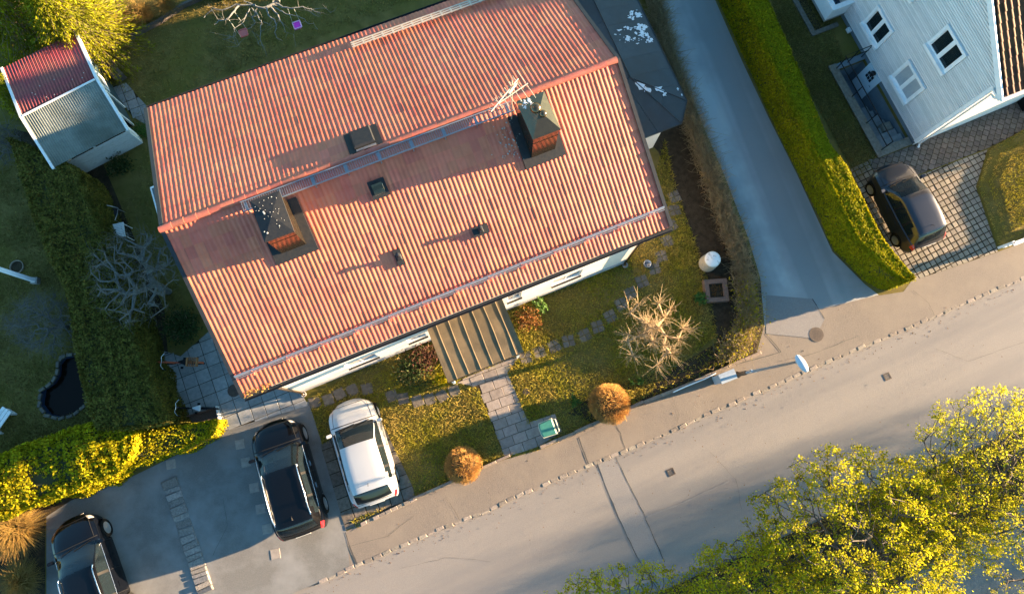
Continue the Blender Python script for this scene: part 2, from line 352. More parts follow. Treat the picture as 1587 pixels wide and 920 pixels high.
DRIVE = [(72, 1100), (72, 800), (110, 775), (190, 745), (350, 668), (372, 652), (478, 622), (500, 690), (537, 823)]
struct('driveway', sheetmesh('driveway', PL(DRIVE)+kerb[1:5][::-1], .006), M_['asphalt_drive'])
LANE = [(840, -330), (985, -45), (1012, 0), (1048, 91), (1083, 179), (1126, 280), (1160, 370), (1178, 430), (1185, 506), (1270, 479), (1362, 457), (1340, 440), (1290, 390), (1235, 270), (1190, 180), (1150, 95), (1108, 0), (1088, -45), (960, -330)]
struct('side_road', sheetmesh('side_road', PL(LANE), .005), M_['asphalt_lane'])
SOIL = [(1000, 215), (1040, 150), (1065, 175), (1100, 230), (1180, 440), (1181, 510), (1170, 548), (1060, 600), (985, 630), (920, 655), (880, 640), (930, 605), (1040, 572), (1112, 530), (1088, 440), (1070, 370), (1040, 280), (1020, 235)]
struct('flower_bed', sheetmesh('flower_bed', PL(SOIL), .003), M_['soil'])
struct('hedge_bed', sheetmesh('hedge_bed', PL([(20, 200), (150, 230), (255, 480), (270, 670), (170, 745), (70, 800), (70, 1000), (-200, 1000), (-60, 760), (160, 690), (120, 480)]), .003), M_['soil'])
# trench patches in the road and the pavement, each with its tar joints
pz = .008
tr = PL([(925, 716), (953, 704), (972, 745), (997, 795), (1030, 870), (1052, 912), (1026, 924), (988, 862), (958, 800), (940, 757)], -.1)
struct('road_patch', sheetmesh('road_patch', tr, -.094), M_['asphalt_patch'])
struct('side_road_patch', sheetmesh('side_road_patch', PL([(1187, 457), (1259, 463), (1278, 494), (1262, 524), (1187, 517)]), .011), M_['asphalt_patch'])
struct('pavement_patch', sheetmesh('pavement_patch', PL([(897, 677), (951, 650), (969, 694), (912, 718)]), .009), M_['asphalt_patch' if 0 else 'asphalt_walk'])
def seam(name, px, wd, z, m='tar'):
    p = np.array(PL(px, z)); q = []
    for i in range(len(p)-1):
        k = max(2, int(np.linalg.norm(p[i+1]-p[i])/.25)); q += [p[i]+(p[i+1]-p[i])*t/k for t in range(k)]
    q.append(p[-1]); q = np.array(q); q[1:-1] += RNG.normal(0, .012, (len(q)-2, 2)); mb = MB()
    for i in range(len(q)-1):
        d = q[i+1]-q[i]; n = np.array([-d[1], d[0]])/np.linalg.norm(d)*wd/2*RNG.uniform(.5, 1.3)
        mb.add([(*(q[i]+n), z), (*(q[i+1]+n), z), (*(q[i+1]-n), z), (*(q[i]-n), z)], [(0, 3, 2, 1)])
    return struct(name, mb, M_[m])
seam('road_joint', [(925, 716), (940, 757), (958, 800), (988, 862), (1026, 924)], .026, -.089)
seam('road_joint', [(953, 704), (972, 745), (997, 795), (1030, 870)], .024, -.089)
seam('pavement_joint', [(897, 677), (905, 700), (912, 718)], .04, .014)
seam('pavement_joint', [(951, 650), (961, 672), (969, 694)], .025, .014)
seam('pavement_joint', [(535, 824), (541, 845), (553, 874)], .05, .014)
seam('pavement_joint', [(1187, 517), (1210, 545), (1140, 565)], .03, .014)
seam('side_road_joint', [(1259, 463), (1278, 494)], .03, .016)
seam('road_joint', [(1003, 800), (1060, 778), (1130, 745)], .05, -.089, 'asphalt_patch')
for px in ([(545, 845), (600, 830), (640, 800)], [(1205, 560), (1260, 548), (1330, 520)], [(1415, 450), (1440, 470), (1448, 488)], [(330, 860), (352, 815), (346, 770)], [(690, 770), (705, 790), (712, 805)], [(1040, 612), (1052, 640), (1049, 658)],): seam('pavement_crack', px, .010, .0155)
for px in ([(620, 880), (700, 862), (760, 870)], [(1100, 700), (1140, 742), (1150, 790)], [(1450, 540), (1500, 560), (1587, 530)]): seam('road_crack', px, .008, -.0885)
# kerb stones
def along(pts, step):
    pts = [np.array(p, float) for p in pts]; out = []; acc = 0.0
    for a, b in zip(pts[:-1], pts[1:]):
        L = np.linalg.norm(b-a); t = acc
        while t < L: out.append((a+(b-a)*t/L, math.atan2(*(b-a)[::-1]))); t += step
        acc = t-L
    return out
ks = thing('kerb', None, None, (0, 0, 0), kind='structure')
kst = [MB().prism([(-.17, -.07), (-.165, .065), (.165, .07), (.17, -.065)], -.14, .012, .02).mesh('kerb_stone'), MB().prism([(-.165, -.07), (-.17, .06), (.15, .07), (.17, -.055)], -.14, .010, .025).mesh('kerb_stone'), MB().prism([(-.16, -.07), (-.168, .03), (-.14, .075), (.16, .06), (.165, -.07)], -.14, .015, .025).mesh('kerb_stone')]
for i, (p, a) in enumerate(along(PL([(500, 899), *KERB[4:18], (1640, 408)]), .345)):
    if RNG.random() < .015: continue
    link('kerb_stone', kst[i % 3], M_['kerbstone'], ks, (p[0]+RNG.normal(0, .008), p[1]+RNG.normal(0, .008), RNG.uniform(-.012, .008)), a+RNG.normal(0, .035))
# ------------------------------------------------------------------ paving, piece by piece
def clip_convex(subj, clip):
    """Sutherland-Hodgman: subj cut down to the convex ccw polygon clip"""
    out = [np.array(p) for p in subj]
    for i in range(len(clip)):
        a, b = np.array(clip[i]), np.array(clip[(i+1) % len(clip)]); e = b-a; inp = out; out = []
        if not inp: break
        sd_ = [e[0]*(p[1]-a[1])-e[1]*(p[0]-a[0]) for p in inp]
        for j in range(len(inp)):
            p, q, sp_, sq = inp[j-1], inp[j], sd_[j-1], sd_[j]
            if (sp_ >= 0) != (sq >= 0): out.append(p+(q-p)*sp_/(sp_-sq))
            if sq >= 0: out.append(q)
    return out
def area(p): return .5*sum(p[i-1][0]*p[i][1]-p[i][0]*p[i-1][1] for i in range(len(p)))
def pave(name, poly, ang, lx, ly, gap, m, bed='soil', z=.02, shift=0.0, maxn=300, jit=.02, piece='slab', drop=0.0, org=None):
    """slabs of lx by ly in rows turned by ang, cut to poly; the largest 300 are parts"""
    poly = [np.array(p) for p in poly]; ca, sa = math.cos(ang), math.sin(ang); c0 = np.array(org[:2]) if org is not None else np.mean(poly, 0)
    if area(poly) < 0: poly = poly[::-1]
    st = tag(link(name, sheetmesh(name, [tuple(p) for p in poly], .0095).mesh(name), M_[bed]), kind='structure')
    hx, hy = (lx-gap)/2, (ly-gap)/2; bev = min(.010, gap*.5+.003)
    me = MB().prism([(-hx, -hy), (hx, -hy), (hx, hy), (-hx, hy)], -.03, 0, bev).mesh(piece)
    cand = []
    for j in range(-80, 81):
        for i in range(-80, 81):
            x = (i+(shift*(j % 2)))*lx; y = j*ly; c = np.array((c0[0]+ca*x-sa*y, c0[1]+sa*x+ca*y))
            if abs(c[0]) > 32 or abs(c[1]) > 32: continue
            R2 = np.array([[ca, -sa], [sa, ca]]); q = [c+R2 @ np.array(v) for v in ((-hx, -hy), (hx, -hy), (hx, hy), (-hx, hy))]
            k = clip_convex(poly, q)
            if len(k) < 3: continue
            a = abs(area(k))/(4*hx*hy)
            if a > .14 and RNG.random() >= drop: cand.append((a > .96, np.linalg.norm(c-np.array([0, 1.0])), c, k))
    cand.sort(key=lambda t: t[1]); rest = MB()
    for n_, (full, d, c, k) in enumerate(cand):
        zz = z+float(np.clip(RNG.normal(0, .003), -.005, .006)); a = ang+RNG.normal(0, jit if full else 0)
        if n_ < maxn:
            o = link(piece, me if full else MB().prism([(ca*(p[0]-c[0])+sa*(p[1]-c[1]), -sa*(p[0]-c[0])+ca*(p[1]-c[1])) for p in k], -.03, 0).mesh(piece), M_[m], st)
            o.location = (c[0], c[1], zz); o.rotation_euler = (RNG.normal(0, jit*.4), RNG.normal(0, jit*.4), a)
        else:
            b = len(rest.f); rest.prism([tuple(p) for p in k], .0, zz); rest.rnd += [RNG.random()]*(len(rest.f)-b)
    if rest.f: link(piece+'_rest', rest.mesh(piece+'_rest'), M_[m], st, kind='stuff')
    return st
HA = R_(22.263)
pave('patio', PL([(243, 540), (280, 552), (330, 508), (348, 540), (375, 612), (430, 598), (465, 606), (478, 628), (345, 668), (300, 660), (268, 660), (236, 560)]), HA, .5, .5, .018, 'slab_grey', jit=.008)
pave('garden_path', PL([(705, 592), (808, 548), (786, 577), (819, 654), (860, 641), (871, 668), (835, 692), (782, 708), (741, 600)]), R_(20), .52, .36, .015, 'slab_path', shift=.5, jit=.008)
pave('parking_slabs', PL([(497, 690), (560, 650), (588, 645), (640, 755), (643, 773), (536, 821)]), R_(20), .46, .46, .03, 'slab_mossy', jit=.02)
pave('shed_paving', PL([(172, 135), (195, 128), (232, 170), (228, 195), (205, 180)]), R_(24), .4, .4, .02, 'slab_grey', jit=.02)
pave('paved_drive', PL([(1318, 262), (1345, 250), (1370, 300), (1425, 272), (1530, 232), (1512, 290), (1546, 390), (1412, 436), (1395, 412), (1345, 320)]), R_(26), .235, .235, .038, 'paver_grid', bed='soil', jit=.025, piece='paver')
pave('paved_yard', PL([(1345, 248), (1366, 244), (1413, 226), (1560, 160), (1660, 118), (1680, 175), (1590, 200), (1530, 230), (1425, 270), (1372, 298)]), R_(68), .24, .24, .02, 'paver_red', bed='soil', jit=.02, piece='paver', shift=.5)
sp = tag(link('stepping_path', None), kind='structure')
for px in [(1045, 305), (1045, 326), (1040, 349), (1034, 374), (1025, 397), (1014, 416), (995, 436), (978, 454), (963, 471), (946, 490), (926, 506), (906, 519), (881, 528), (859, 536), (836, 546), (815, 554)]:
    p = G(*px)
    a = HA+RNG.normal(0, .1)
    for i in (-1, 1):
        for j in (-1, 1):
            c, s = math.cos(a), math.sin(a); x, y = i*.12, j*.12
            o = link('stepping_stone', bpy.data.meshes.get('step_small') or MB().prism([(-.107, -.107), (.107, -.107), (.107, .107), (-.107, .107)], -.03, .016, .008).mesh('step_small'), M_['step_stone'], sp)
            o.location = (p[0]+c*x-s*y, p[1]+s*x+c*y, RNG.uniform(-.004, .008)); o.rotation_euler = (0, 0, a+RNG.normal(0, .05))
big_s = MB().prism([(-.2, -.21), (.21, -.2), (.2, .2), (-.21, .21)], -.03, .018, .012).mesh('stepping_slab')
for px in [(488, 623), (509, 619), (526, 610), (546, 604), (569, 602), (607, 613), (625, 617), (647, 621), (666, 618), (685, 613), (704, 605)]:
    p = G(*px); o = link('stepping_stone', big_s, M_['slab_mossy'], sp); o.location = (p[0], p[1], RNG.uniform(-.003, .01)); o.rotation_euler = (0, 0, HA+RNG.normal(0, .12))
# lone slabs let into the asphalt drive
for px, lb in [((372, 688), 'square slab in the drive nearest the hedge end'), ((381, 716), 'second square slab down the row beside the black car'), ((394, 755), 'square slab in the drive level with the windscreen of the black car'), ((404, 788), 'square slab in the drive beside the rear door of the black car'), ((414, 819), 'broken slab in the drive behind the other slabs near the sunlight'), ((427, 858), 'bright sunlit square slab in the drive below the black car'), ((265, 719), 'square slab at the foot of the clipped hedge by the stone strip')]:
    p = G(*px); o = solo('square_slab', MB().prism([(-.17, -.17), (.17, -.17), (.17, .17), (-.17, .17)], -.02, .012, .008), M_['slab_path'], lb, 'slab', group='square slabs let into the asphalt drive'); o.location = (p[0], p[1], 0.004); o.rotation_euler = (0, 0, R_(12))
# raised strip of setts between the two parking places
st = tag(link('stone_strip', None), kind='structure')
A_, B_ = G(262, 742)[:2], G(318, 912)[:2]; L_ = np.linalg.norm(B_-A_); an = math.atan2(*(B_-A_)[::-1]); k = 0; t = 0
while t < L_:
    ln = RNG.uniform(.14, .34); p = A_+(B_-A_)*(t+ln/2)/L_; kk = .29
    o = link('sett', MB().prism([(-ln/2+.012, -kk), (ln/2-.012, -kk+.02), (ln/2-.01, kk), (-ln/2+.01, kk-.02)], -.02, .05 if t < L_*.75 else .075, .02).mesh('sett'), M_['sett'], st); o.location = (p[0], p[1], RNG.uniform(-.03, .015)); o.rotation_euler = (RNG.normal(0, .05), RNG.normal(0, .05), an+RNG.normal(0, .05)); t += ln
for px, r, nm, lb, z in [((1265, 518), .28, 'manhole_cover', 'round iron manhole cover in the sunlit mouth of the side road', .012), ((363, 605), .23, 'manhole_cover', 'round iron manhole cover in the patio under the roof corner', .045), ((816, 607), .14, 'manhole_cover', 'small round rusty cover in the lit lawn beside the path', .03)]:
    p = G(*px); t = thing(nm, lb, 'manhole cover', (p[0], p[1], z))
    part('rim', MB().lathe([(r*.88, -.03), (r, -.03), (r, .004), (r*.9, .004)], 28), M_['rusty'], t)
    mb = MB().lathe([(0.001, -.02), (r*.87, -.02), (r*.87, .0), (.001, .0)], 28)
    for i in range(-3, 4):
        for j in range(-3, 4):
            x, y = i*r*.22, j*r*.22
            if x*x+y*y < (r*.75)**2: mb.box(x-r*.06, x+r*.06, y-r*.06, y+r*.06, 0, .006)
    part('cover', mb, M_['rusty'], t)
for px, lb in [((1375, 583), 'square drain grate in the road at the right below the lamp'), ((1040, 731), 'square drain grate in the road right of the tar joints')]:
    p = G(*px, -.1); t = thing('drain_grate', lb, 'drain', (p[0], p[1], -.096), R_(24))
    mb = MB().box(-.13, .13, -.13, -.1, 0, .008).box(-.13, .13, .1, .13, 0, .008).box(-.13, -.1, -.1, .1, 0, .008).box(.1, .13, -.1, .1, 0, .008)
    part('frame', mb, M_['rusty'], t); mb = MB()
    for i in range(5): mb.box(-.1, .1, -.085+i*.04, -.065+i*.04, -.002, .005)
    part('bars', mb, M_['iron'], t)
# low edging walls along the pavement
def edging(px, lb, h, wd, m, step=.7):
    pts = PL(px); c = pts[0]; t = thing('garden_edging', lb, 'low wall', (c[0], c[1], 0))
    for p, a in along(pts, step):
        o = link('edging_stone', MB().prism([(-.01, -wd/2), (step-.012, -wd/2+.005), (step-.012, wd/2), (-.01, wd/2)], -.05, h, .015).mesh('edging_stone'), M_[m], t); o.location = (p[0]-c[0], p[1]-c[1], RNG.uniform(-.015, .01)); o.rotation_euler = (0, 0, a+RNG.normal(0, .015))
    return t
edging([(837, 693), (985, 628), (1060, 598), (1105, 578), (1170, 549)], 'low stone edging between the flower bed and the pavement', .2, .12, 'stone_edge')
edging([(640, 772), (700, 746), (779, 710)], 'low stone edging below the lawn with the smaller round bush', .14, .1, 'stone_edge', .55)
edging([(560, 812), (600, 793), (641, 773)], 'short row of rough stones behind the white car', .10, .13, 'kerbstone', .24)
# pond
pc = np.mean(POND, 0)
t = thing('garden_pond', 'dark garden pond with a stone rim in the shaded lawn at the left', 'pond', (pc[0], pc[1], 0)); loc = [(p[0]-pc[0], p[1]-pc[1]) for p in POND]
part('water', sheetmesh('water', loc, -.22), M_['water'], t)
mb = MB(); 
for i in range(len(loc)):
    a, b = loc[i], loc[(i+1) % len(loc)]; mb.add([(*a, .01), (*b, .01), (b[0]*.93, b[1]*.93, -.5), (a[0]*.93, a[1]*.93, -.5)], [(0, 1, 2, 3), (3, 2, 1, 0)])
part('liner', mb, M_['pond_liner'], t)
for p, a in along(loc+[loc[0]], .27):
    o = link('rim_stone', MB().prism([(-.12, -.06), (.11, -.07), (.13, .05), (-.11, .06)], -.05, .05, .02).mesh('rim_stone'), M_['step_stone'], t); o.location = (p[0]*1.04, p[1]*1.04, RNG.uniform(-.01, .01)); o.rotation_euler = (0, 0, a+RNG.normal(0, .1))
# last year's leaves and grit blown along the kerb and over the asphalt
lp = [np.array(G(u, v, 0)) for u, v in ((470, 915), (683, 822), (917, 722), (1190, 604), (1404, 512), (1577, 438))]
P = []
for q, a in along([p[:2] for p in lp], .09): P.append((q[0]+RNG.normal(.03, .12), q[1]-abs(RNG.normal(.05, .22)), -.092))
for _ in range(260): g_ = G(RNG.uniform(560, 1580), RNG.uniform(440, 860)); P.append((g_[0], g_[1], .012))
P = np.array(P); V, F = quads(P, RNG.normal(0, .35, P.shape)+[0, 0, 1], .022); tag(link('leaf_litter', npmesh('leaf_litter', V, F, RNG.random(len(F))), M_['leaf_rust']), kind='stuff')
# ------------------------------------------------------------------ roofs of tiles
def tile_mesh(name, wx, ly, amp, waves, sharp=1.0, lip=.022, seg=6):
    n = waves*seg; m = MB(); xs = np.linspace(0, wx, n+1)
    zz = amp*((1+np.cos(2*np.pi*(xs/wx*waves)-1.2))/2)**sharp
    for y, dz in ((0, lip), (ly, 0)):
        for x, z in zip(xs, zz): m.v.append((x, y, z+dz))
    for x, z in zip(xs, zz): m.v.append((x, .004, z+lip-.02))
    k = n+1
    for i in range(n):
        m.f.append((i, i+1, k+i+1, k+i)); m.f.append((2*k+i, 2*k+i+1, i+1, i))
    m.n = len(m.v); me = m.mesh(name); me.polygons.foreach_set('use_smooth', [j % 2 == 0 for j in range(len(me.polygons))]); me.set_sharp_from_angle(angle=R_(50)); return me
def lay_tiles(roof, me, m, frames, nx, ny, wx, ly, pick, name='roof_tile', maxn=300):
    """frames: list of (origin, X, Y, Z); pick(f, i, j) -> sort key, smallest become parts of their own"""
    allt = [(pick(f, i, j), f, i, j) for f in range(len(frames)) for i in range(nx) for j in range(ny)]; allt.sort()
    V0 = np.empty(len(me.vertices)*3, np.float32); me.vertices.foreach_get('co', V0); V0 = V0.reshape(-1, 3)
    F0 = np.array([list(p.vertices) for p in me.polygons]); Vs, Fs, Rn, nb = [], [], [], 0
    for q, (key, f, i, j) in enumerate(allt):
        o, X, Y, Z = [np.array(a, float) for a in frames[f]]
        org = o+X*(i*wx)+Y*(j*ly)+Z*RNG.normal(0, .003); rr = RNG.normal(0, .004); X2 = X+Y*rr; Y2 = Y-X*rr
        if key is None: continue
        if q < maxn:
            mx = Matrix((( *[float(c) for c in (X2[0], Y2[0], Z[0], org[0])],), (*[float(c) for c in (X2[1], Y2[1], Z[1], org[1])],), (*[float(c) for c in (X2[2], Y2[2], Z[2], org[2])],), (0, 0, 0, 1)))
            link(name, me, m, roof, mx=mx)
        else:
            Vs.append(org+V0[:, :1]*X2+V0[:, 1:2]*Y2+V0[:, 2:]*Z); Fs.append(F0+nb); nb += len(V0); Rn += [RNG.random()]*len(F0)
    if Vs:
        r = npmesh(name+'_rest', np.concatenate(Vs), np.concatenate(Fs), Rn, True); r.set_sharp_from_angle(angle=R_(50)); link(name+'_rest', r, m, roof, kind='stuff')
def wall_y(mb, x0, x1, y0, y1, z0, z1, ops):
    """a wall in the x-z plane between y0 and y1 with openings (xa, xb, za, zb)"""
    xs = sorted({x0, x1, *[o[0] for o in ops], *[o[1] for o in ops]})
    for a, b in zip(xs[:-1], xs[1:]):
        zs = z0
        for o in sorted([o for o in ops if o[0] < b-1e-6 and o[1] > a+1e-6], key=lambda o: o[2]):
            if o[2] > zs: mb.box(a, b, y0, y1, zs, o[2])
            zs = o[3]
        if zs < z1: mb.box(a, b, y0, y1, zs, z1)
    return mb
# ------------------------------------------------------------------ the tiled house
HO = (-8.113, 1.046); HL, HW, ZE, ZR = 14.94, 10.55, 3.834, 5.942; SL = (ZR-ZE)/(HW/2); PIT = math.atan(SL)
def rz(y): return ZE+SL*min(y, HW-y)
house = thing('tiled_house', 'white rendered house with a large red tiled gable roof and two sheet metal chimneys', 'house', (*HO, 0), HA)
WINS = [(2.9, 4.04, .9, 1.95), (5.25, 5.95, 1.2, 1.95), (6.98, 8.07, 2.3, 3.2), (9.08, 9.62, 1.45, 2.5), (10.85, 12.0, 1.1, 2.1)]
mb = MB(); X0, X1, Y0, Y1 = .80, 14.05, .05, HW-.25
wall_y(mb, X0, X1, Y0, Y0+.3, 0, 3.78, WINS); mb.box(X0, X1, Y1-.3, Y1, 0, 3.78)
for x in (X0, X1-.3):
    mb.add([(xx, y, z) for xx in (x, x+.3) for y, z in ((Y0+.3, 0), (Y1-.3, 0), (Y1-.3, rz(Y1-.3)-.12), (HW/2, ZR-.12), (Y0+.3, rz(Y0+.3)-.12))], [(0, 1, 2, 3, 4), (9, 8, 7, 6, 5), (0, 5, 6, 1), (1, 6, 7, 2), (2, 7, 8, 3), (3, 8, 9, 4), (4, 9, 5, 0)])
wal = part('wall', mb, M_['white_wall'], house)
part('plinth', MB().box(X0-.03, X1+.03, Y0-.04, Y0-.002, 0, .34).box(X0-.03, X0-.002, Y0, Y1, 0, .34).box(X1+.002, X1+.03, Y0, Y1, 0, .34), M_['plinth'], house)
for xa, xb, za, zb in WINS:
    wf = MB(); y = Y0+.06; fw = .05
    wf.box(xa+.004, xa+fw, y, y+.06, za+.004, zb-.004).box(xb-fw, xb-.004, y, y+.06, za+.004, zb-.004).box(xa+fw, xb-fw, y, y+.06, za+.004, za+fw).box(xa+fw, xb-fw, y, y+.06, zb-fw, zb-.004).box((xa+xb)/2-.03, (xa+xb)/2+.03, y+.003, y+.063, za+fw, zb-fw)
    part('sill', MB().box(xa-.03, xb+.03, Y0-.07, Y0+.06, za-.03, za-.001), M_['dark_metal'], house)
    w_ = part('window', wf, M_['white_paint'], house); part('pane', MB().box(xa+fw, xb-fw, y+.025, y+.035, za+fw, zb-fw), M_['glass_dark'], w_)
part('entrance_door', MB().box(7.0, 8.0, Y0-.01, Y0-.002, .35, 2.45), M_['teal_board'], house)
# the roof and its tiles
dk = MB(); t0 = .075
def slab_yz(mb, pr, x0, x1):
    n = len(pr); mb.add([(x, y, z) for x in (x0, x1) for y, z in pr], [tuple(range(n)), tuple(range(2*n-1, n-1, -1))]+[(i, n+i, n+(i+1) % n, (i+1) % n) for i in range(n)][::1]); return mb
slab_yz(dk, [(.02, ZE-.06), (HW/2, ZR-.05), (HW-.02, ZE-.06), (HW-.02, ZE-.16), (HW/2, ZR-.18), (.02, ZE-.16)], .06, HL-.06)
roof = part('roof', dk, M_['underlay'], house)
c_, s_ = math.cos(PIT), math.sin(PIT); NX, NY = 50, 15; WX, LY = HL/NX, math.hypot(HW/2, ZR-ZE)/NY
tm = tile_mesh('roof_tile', WX, LY+.045, .0175, 2, 1.0, .024)
fr = [((0, 0, ZE-.03), (1, 0, 0), (0, c_, s_), (0, -s_, c_)), ((HL, HW, ZE-.03), (-1, 0, 0), (0, -c_, s_), (0, s_, c_))]
lay_tiles(roof, tm, M_['tile'], fr, NX, NY, WX, LY, lambda f, i, j: (f, -j, i))
rm = MB(); n = 8
for (x, r) in ((0, .105), (.40, .09)):
    for k in range(n+1): a = math.pi*(k/n); rm.v.append((x, -r*1.12*math.cos(a), r*math.sin(a)-.02))
for k in range(n): rm.f.append((k, n+1+k, n+2+k, k+1))
rm.add([(.0, -.1*1.12*math.cos(math.pi*k/n), .1*math.sin(math.pi*k/n)-.035) for k in range(n+1)], []); rm.n = len(rm.v)
rm.f += [(k, k+1, 2*(n+1)+k+1, 2*(n+1)+k) for k in range(n)]
rm = rm.mesh('ridge_tile', True); rm.set_sharp_from_angle(angle=R_(50))
k = 0
while k*.385 < HL-.3:
    o = link('ridge_tile', rm, M_['ridge'], roof); o.location = (HL-.02-k*.385, HW/2, ZR+.02+RNG.normal(0, .006)); o.rotation_euler = (0, RNG.normal(0, .012), math.pi+RNG.normal(0, .015)); k += 1
for x in (-.09, HL-.03):
    slab_yz(v := MB(), [(-.02, ZE-.17), (-.02, ZE+.035), (HW/2, ZR+.045), (HW+.02, ZE+.035), (HW+.02, ZE-.17), (HW/2, ZR-.17)], x, x+.12); part('verge_board', v, M_['dark_metal'], house)
def gutter(y, sgn, m):
    pr = [(y+sgn*.075*math.cos(a), ZE-.10-.075*math.sin(a)) for a in np.linspace(0, math.pi, 8)]+[(y+sgn*.066*math.cos(a), ZE-.10-.066*math.sin(a)) for a in np.linspace(math.pi, 0, 8)]
    mb = MB(); n = len(pr); mb.add([(x, yy, z) for x in (-.05, HL+.05) for yy, z in pr], [(i, n+i, n+(i+1) % n, (i+1) % n) for i in range(n)]); return part('gutter', mb, m, house)
gutter(-.085, -1, M_['dark_metal']); gutter(HW+.085, 1, M_['dark_metal'])
part('fascia', MB().box(.1, HL-.1, .035, .07, ZE-.3, ZE-.165), M_['brown_metal'], house)
for x in (.86, 13.95):
    part('downpipe', MB().tube([(x+(.35 if x < 5 else -.1), -.08, ZE-.17), (x+(.3 if x < 5 else -.08), -.06, ZE-.3), (x, -.02, ZE-.6), (x, -.02, .35), (x, -.08, .12)], .045, 8), M_['brown_metal'], house, smooth=True)
    part('drain_pot', MB().lathe([(.09, 0), (.11, .12), (.09, .13), (.05, .10)], 12, Matrix.Translation((x+.02, -.08, 0))), M_['concrete'], house)
# chimneys clad in sheet metal
def chimney(x0, x1, y0, y1, zt, ym, ap, m):
    b = part('chimney', slab_yz(MB(), [(y0, rz(y0)-.05), (y1, rz(y1)-.05), (y1, zt), (y0, zt)], x0, x1), m, house)
    o = .045; cx, cy = (x0+x1)/2, (y0+y1)/2; lo = [(x0-o, y0-o), (x1+o, y0-o), (x1+o, y1+o), (x0-o, y1+o)]
    cp = MB().add([(*p, zt-.03) for p in lo]+[(*p, zt+.045) for p in lo]+[(cx, cy, zt+ap)], [(3, 2, 1, 0), (0, 1, 5, 4), (1, 2, 6, 5), (2, 3, 7, 6), (3, 0, 4, 7), (4, 5, 8), (5, 6, 8), (6, 7, 8), (7, 4, 8)])
    part('cap', cp, M_['flashing'] if ap < .2 else m, b)
    part('seam', MB().box(x0-.012, x1+.012, y0-.012, y0+.002, zt-.42, zt-.405), m, b)
    ap_ = MB()
    for xa, xb, ya, yb in ((x0-.28, x1+.28, y0-.26, y0-.002), (x0-.28, x0-.002, y0, y1+.1), (x1+.002, x1+.28, y0, y1+.1)):
        ap_.add([(xa, ya, rz(ya)+.055), (xb, ya, rz(ya)+.055), (xb, yb, rz(yb)+.06), (xa, yb, rz(yb)+.06), (xa, ya, rz(ya)-.0), (xb, ya, rz(ya)-.0), (xb, yb, rz(yb)-.0), (xa, yb, rz(yb)-.0)], [(0, 1, 2, 3), (7, 6, 5, 4), (0, 4, 5, 1), (1, 5, 6, 2), (2, 6, 7, 3), (3, 7, 4, 0)])
    part('flashing', ap_, M_['flashing'], b)
    return b
ch = chimney(2.90, 3.70, 3.46, 4.70, 6.73, 0, .10, M_['brown_metal'])
lk = MB()
for _ in range(34):
    x, y = RNG.uniform(2.93, 3.67), RNG.uniform(3.6, 4.68); r = RNG.choice([.008, .012, .02, .032], p=[.4, .3, .2, .1]); d = max(abs(x-3.3)/.445, abs(y-4.08)/.665)
    lk.lathe([(r, -.003), (r*.6, .006)], 6, Matrix.Translation((x, y, 6.775+.055*(1-d)+.004)))
part('lichen', lk, M_['lichen'], ch, kind='stuff')
ch = chimney(11.26, 12.08, 3.47, 4.70, 6.76, 0, .34, M_['brown_metal'])
for x, y, r in ((11.62, 4.22, .17), (11.75, 3.98, .115)):
    part('cowl', MB().lathe([(r*.55, 6.75), (r*.6, 7.0), (r, 7.03)]+[(r*math.cos(a), 7.06+r*.75*math.sin(a)) for a in np.linspace(.1, 1.5, 6)], 16, Matrix.Translation((x, y, 0))), M_['brown_metal'], ch, smooth=True)
lk = MB()
for _ in range(26):
    x, y = RNG.uniform(11.3, 11.65), RNG.uniform(4.35, 4.7); r = RNG.uniform(.01, .045); z = 6.81+.295*(1-max(abs(x-11.67)/.455, abs(y-4.085)/.66))
    lk.lathe([(r, -.006), (r*.7, .008)], 7, Matrix.Translation((x, y, z+.004)))
part('droppings', lk, M_['peel'], ch, kind='stuff')
lk = MB()
for _ in range(60):
    x, y = RNG.normal(10.75, .25), RNG.normal(4.2, .35); r = RNG.choice([.01, .018, .03]); lk.lathe([(r, -.02), (r*.7, .012)], 6, Matrix.Translation((x, min(y, 4.7), rz(min(y, 4.7))+.045)))
part('roof_lichen', lk, M_['lichen'], house, kind='stuff')
# ridge walkway of galvanised grating
wk = MB(); zq = 6.08
for y in (4.82, 5.13): wk.box(2.42, 11.2, y-.012, y+.012, zq-.03, zq+.03)
w_ = part('roof_walkway', wk, M_['galv'], house); g1 = MB(); g2 = MB()
for i in range(125): x = 2.45+i*.07; g1.box(x-.004, x+.004, 4.833, 5.117, zq-.012, zq+.014)
for i in range(1, 7): y = 4.82+i*.0443; g2.box(2.42, 11.2, y-.0025, y+.0025, zq-.022, zq-.0125)
part('cross_bars', g1, M_['galv'], w_, kind='stuff'); part('long_bars', g2, M_['galv'], w_, kind='stuff'); 
for i in range(9): x = 2.55+i*1.06; part('bracket', MB().box(x-.05, x+.05, 4.84, 5.11, zq-.05, zq-.024).box(x-.02, x+.02, 4.84, 4.88, rz(4.86), zq-.052).box(x-.02, x+.02, 5.06, 5.10, rz(5.08), zq-.052), M_['galv'], w_)

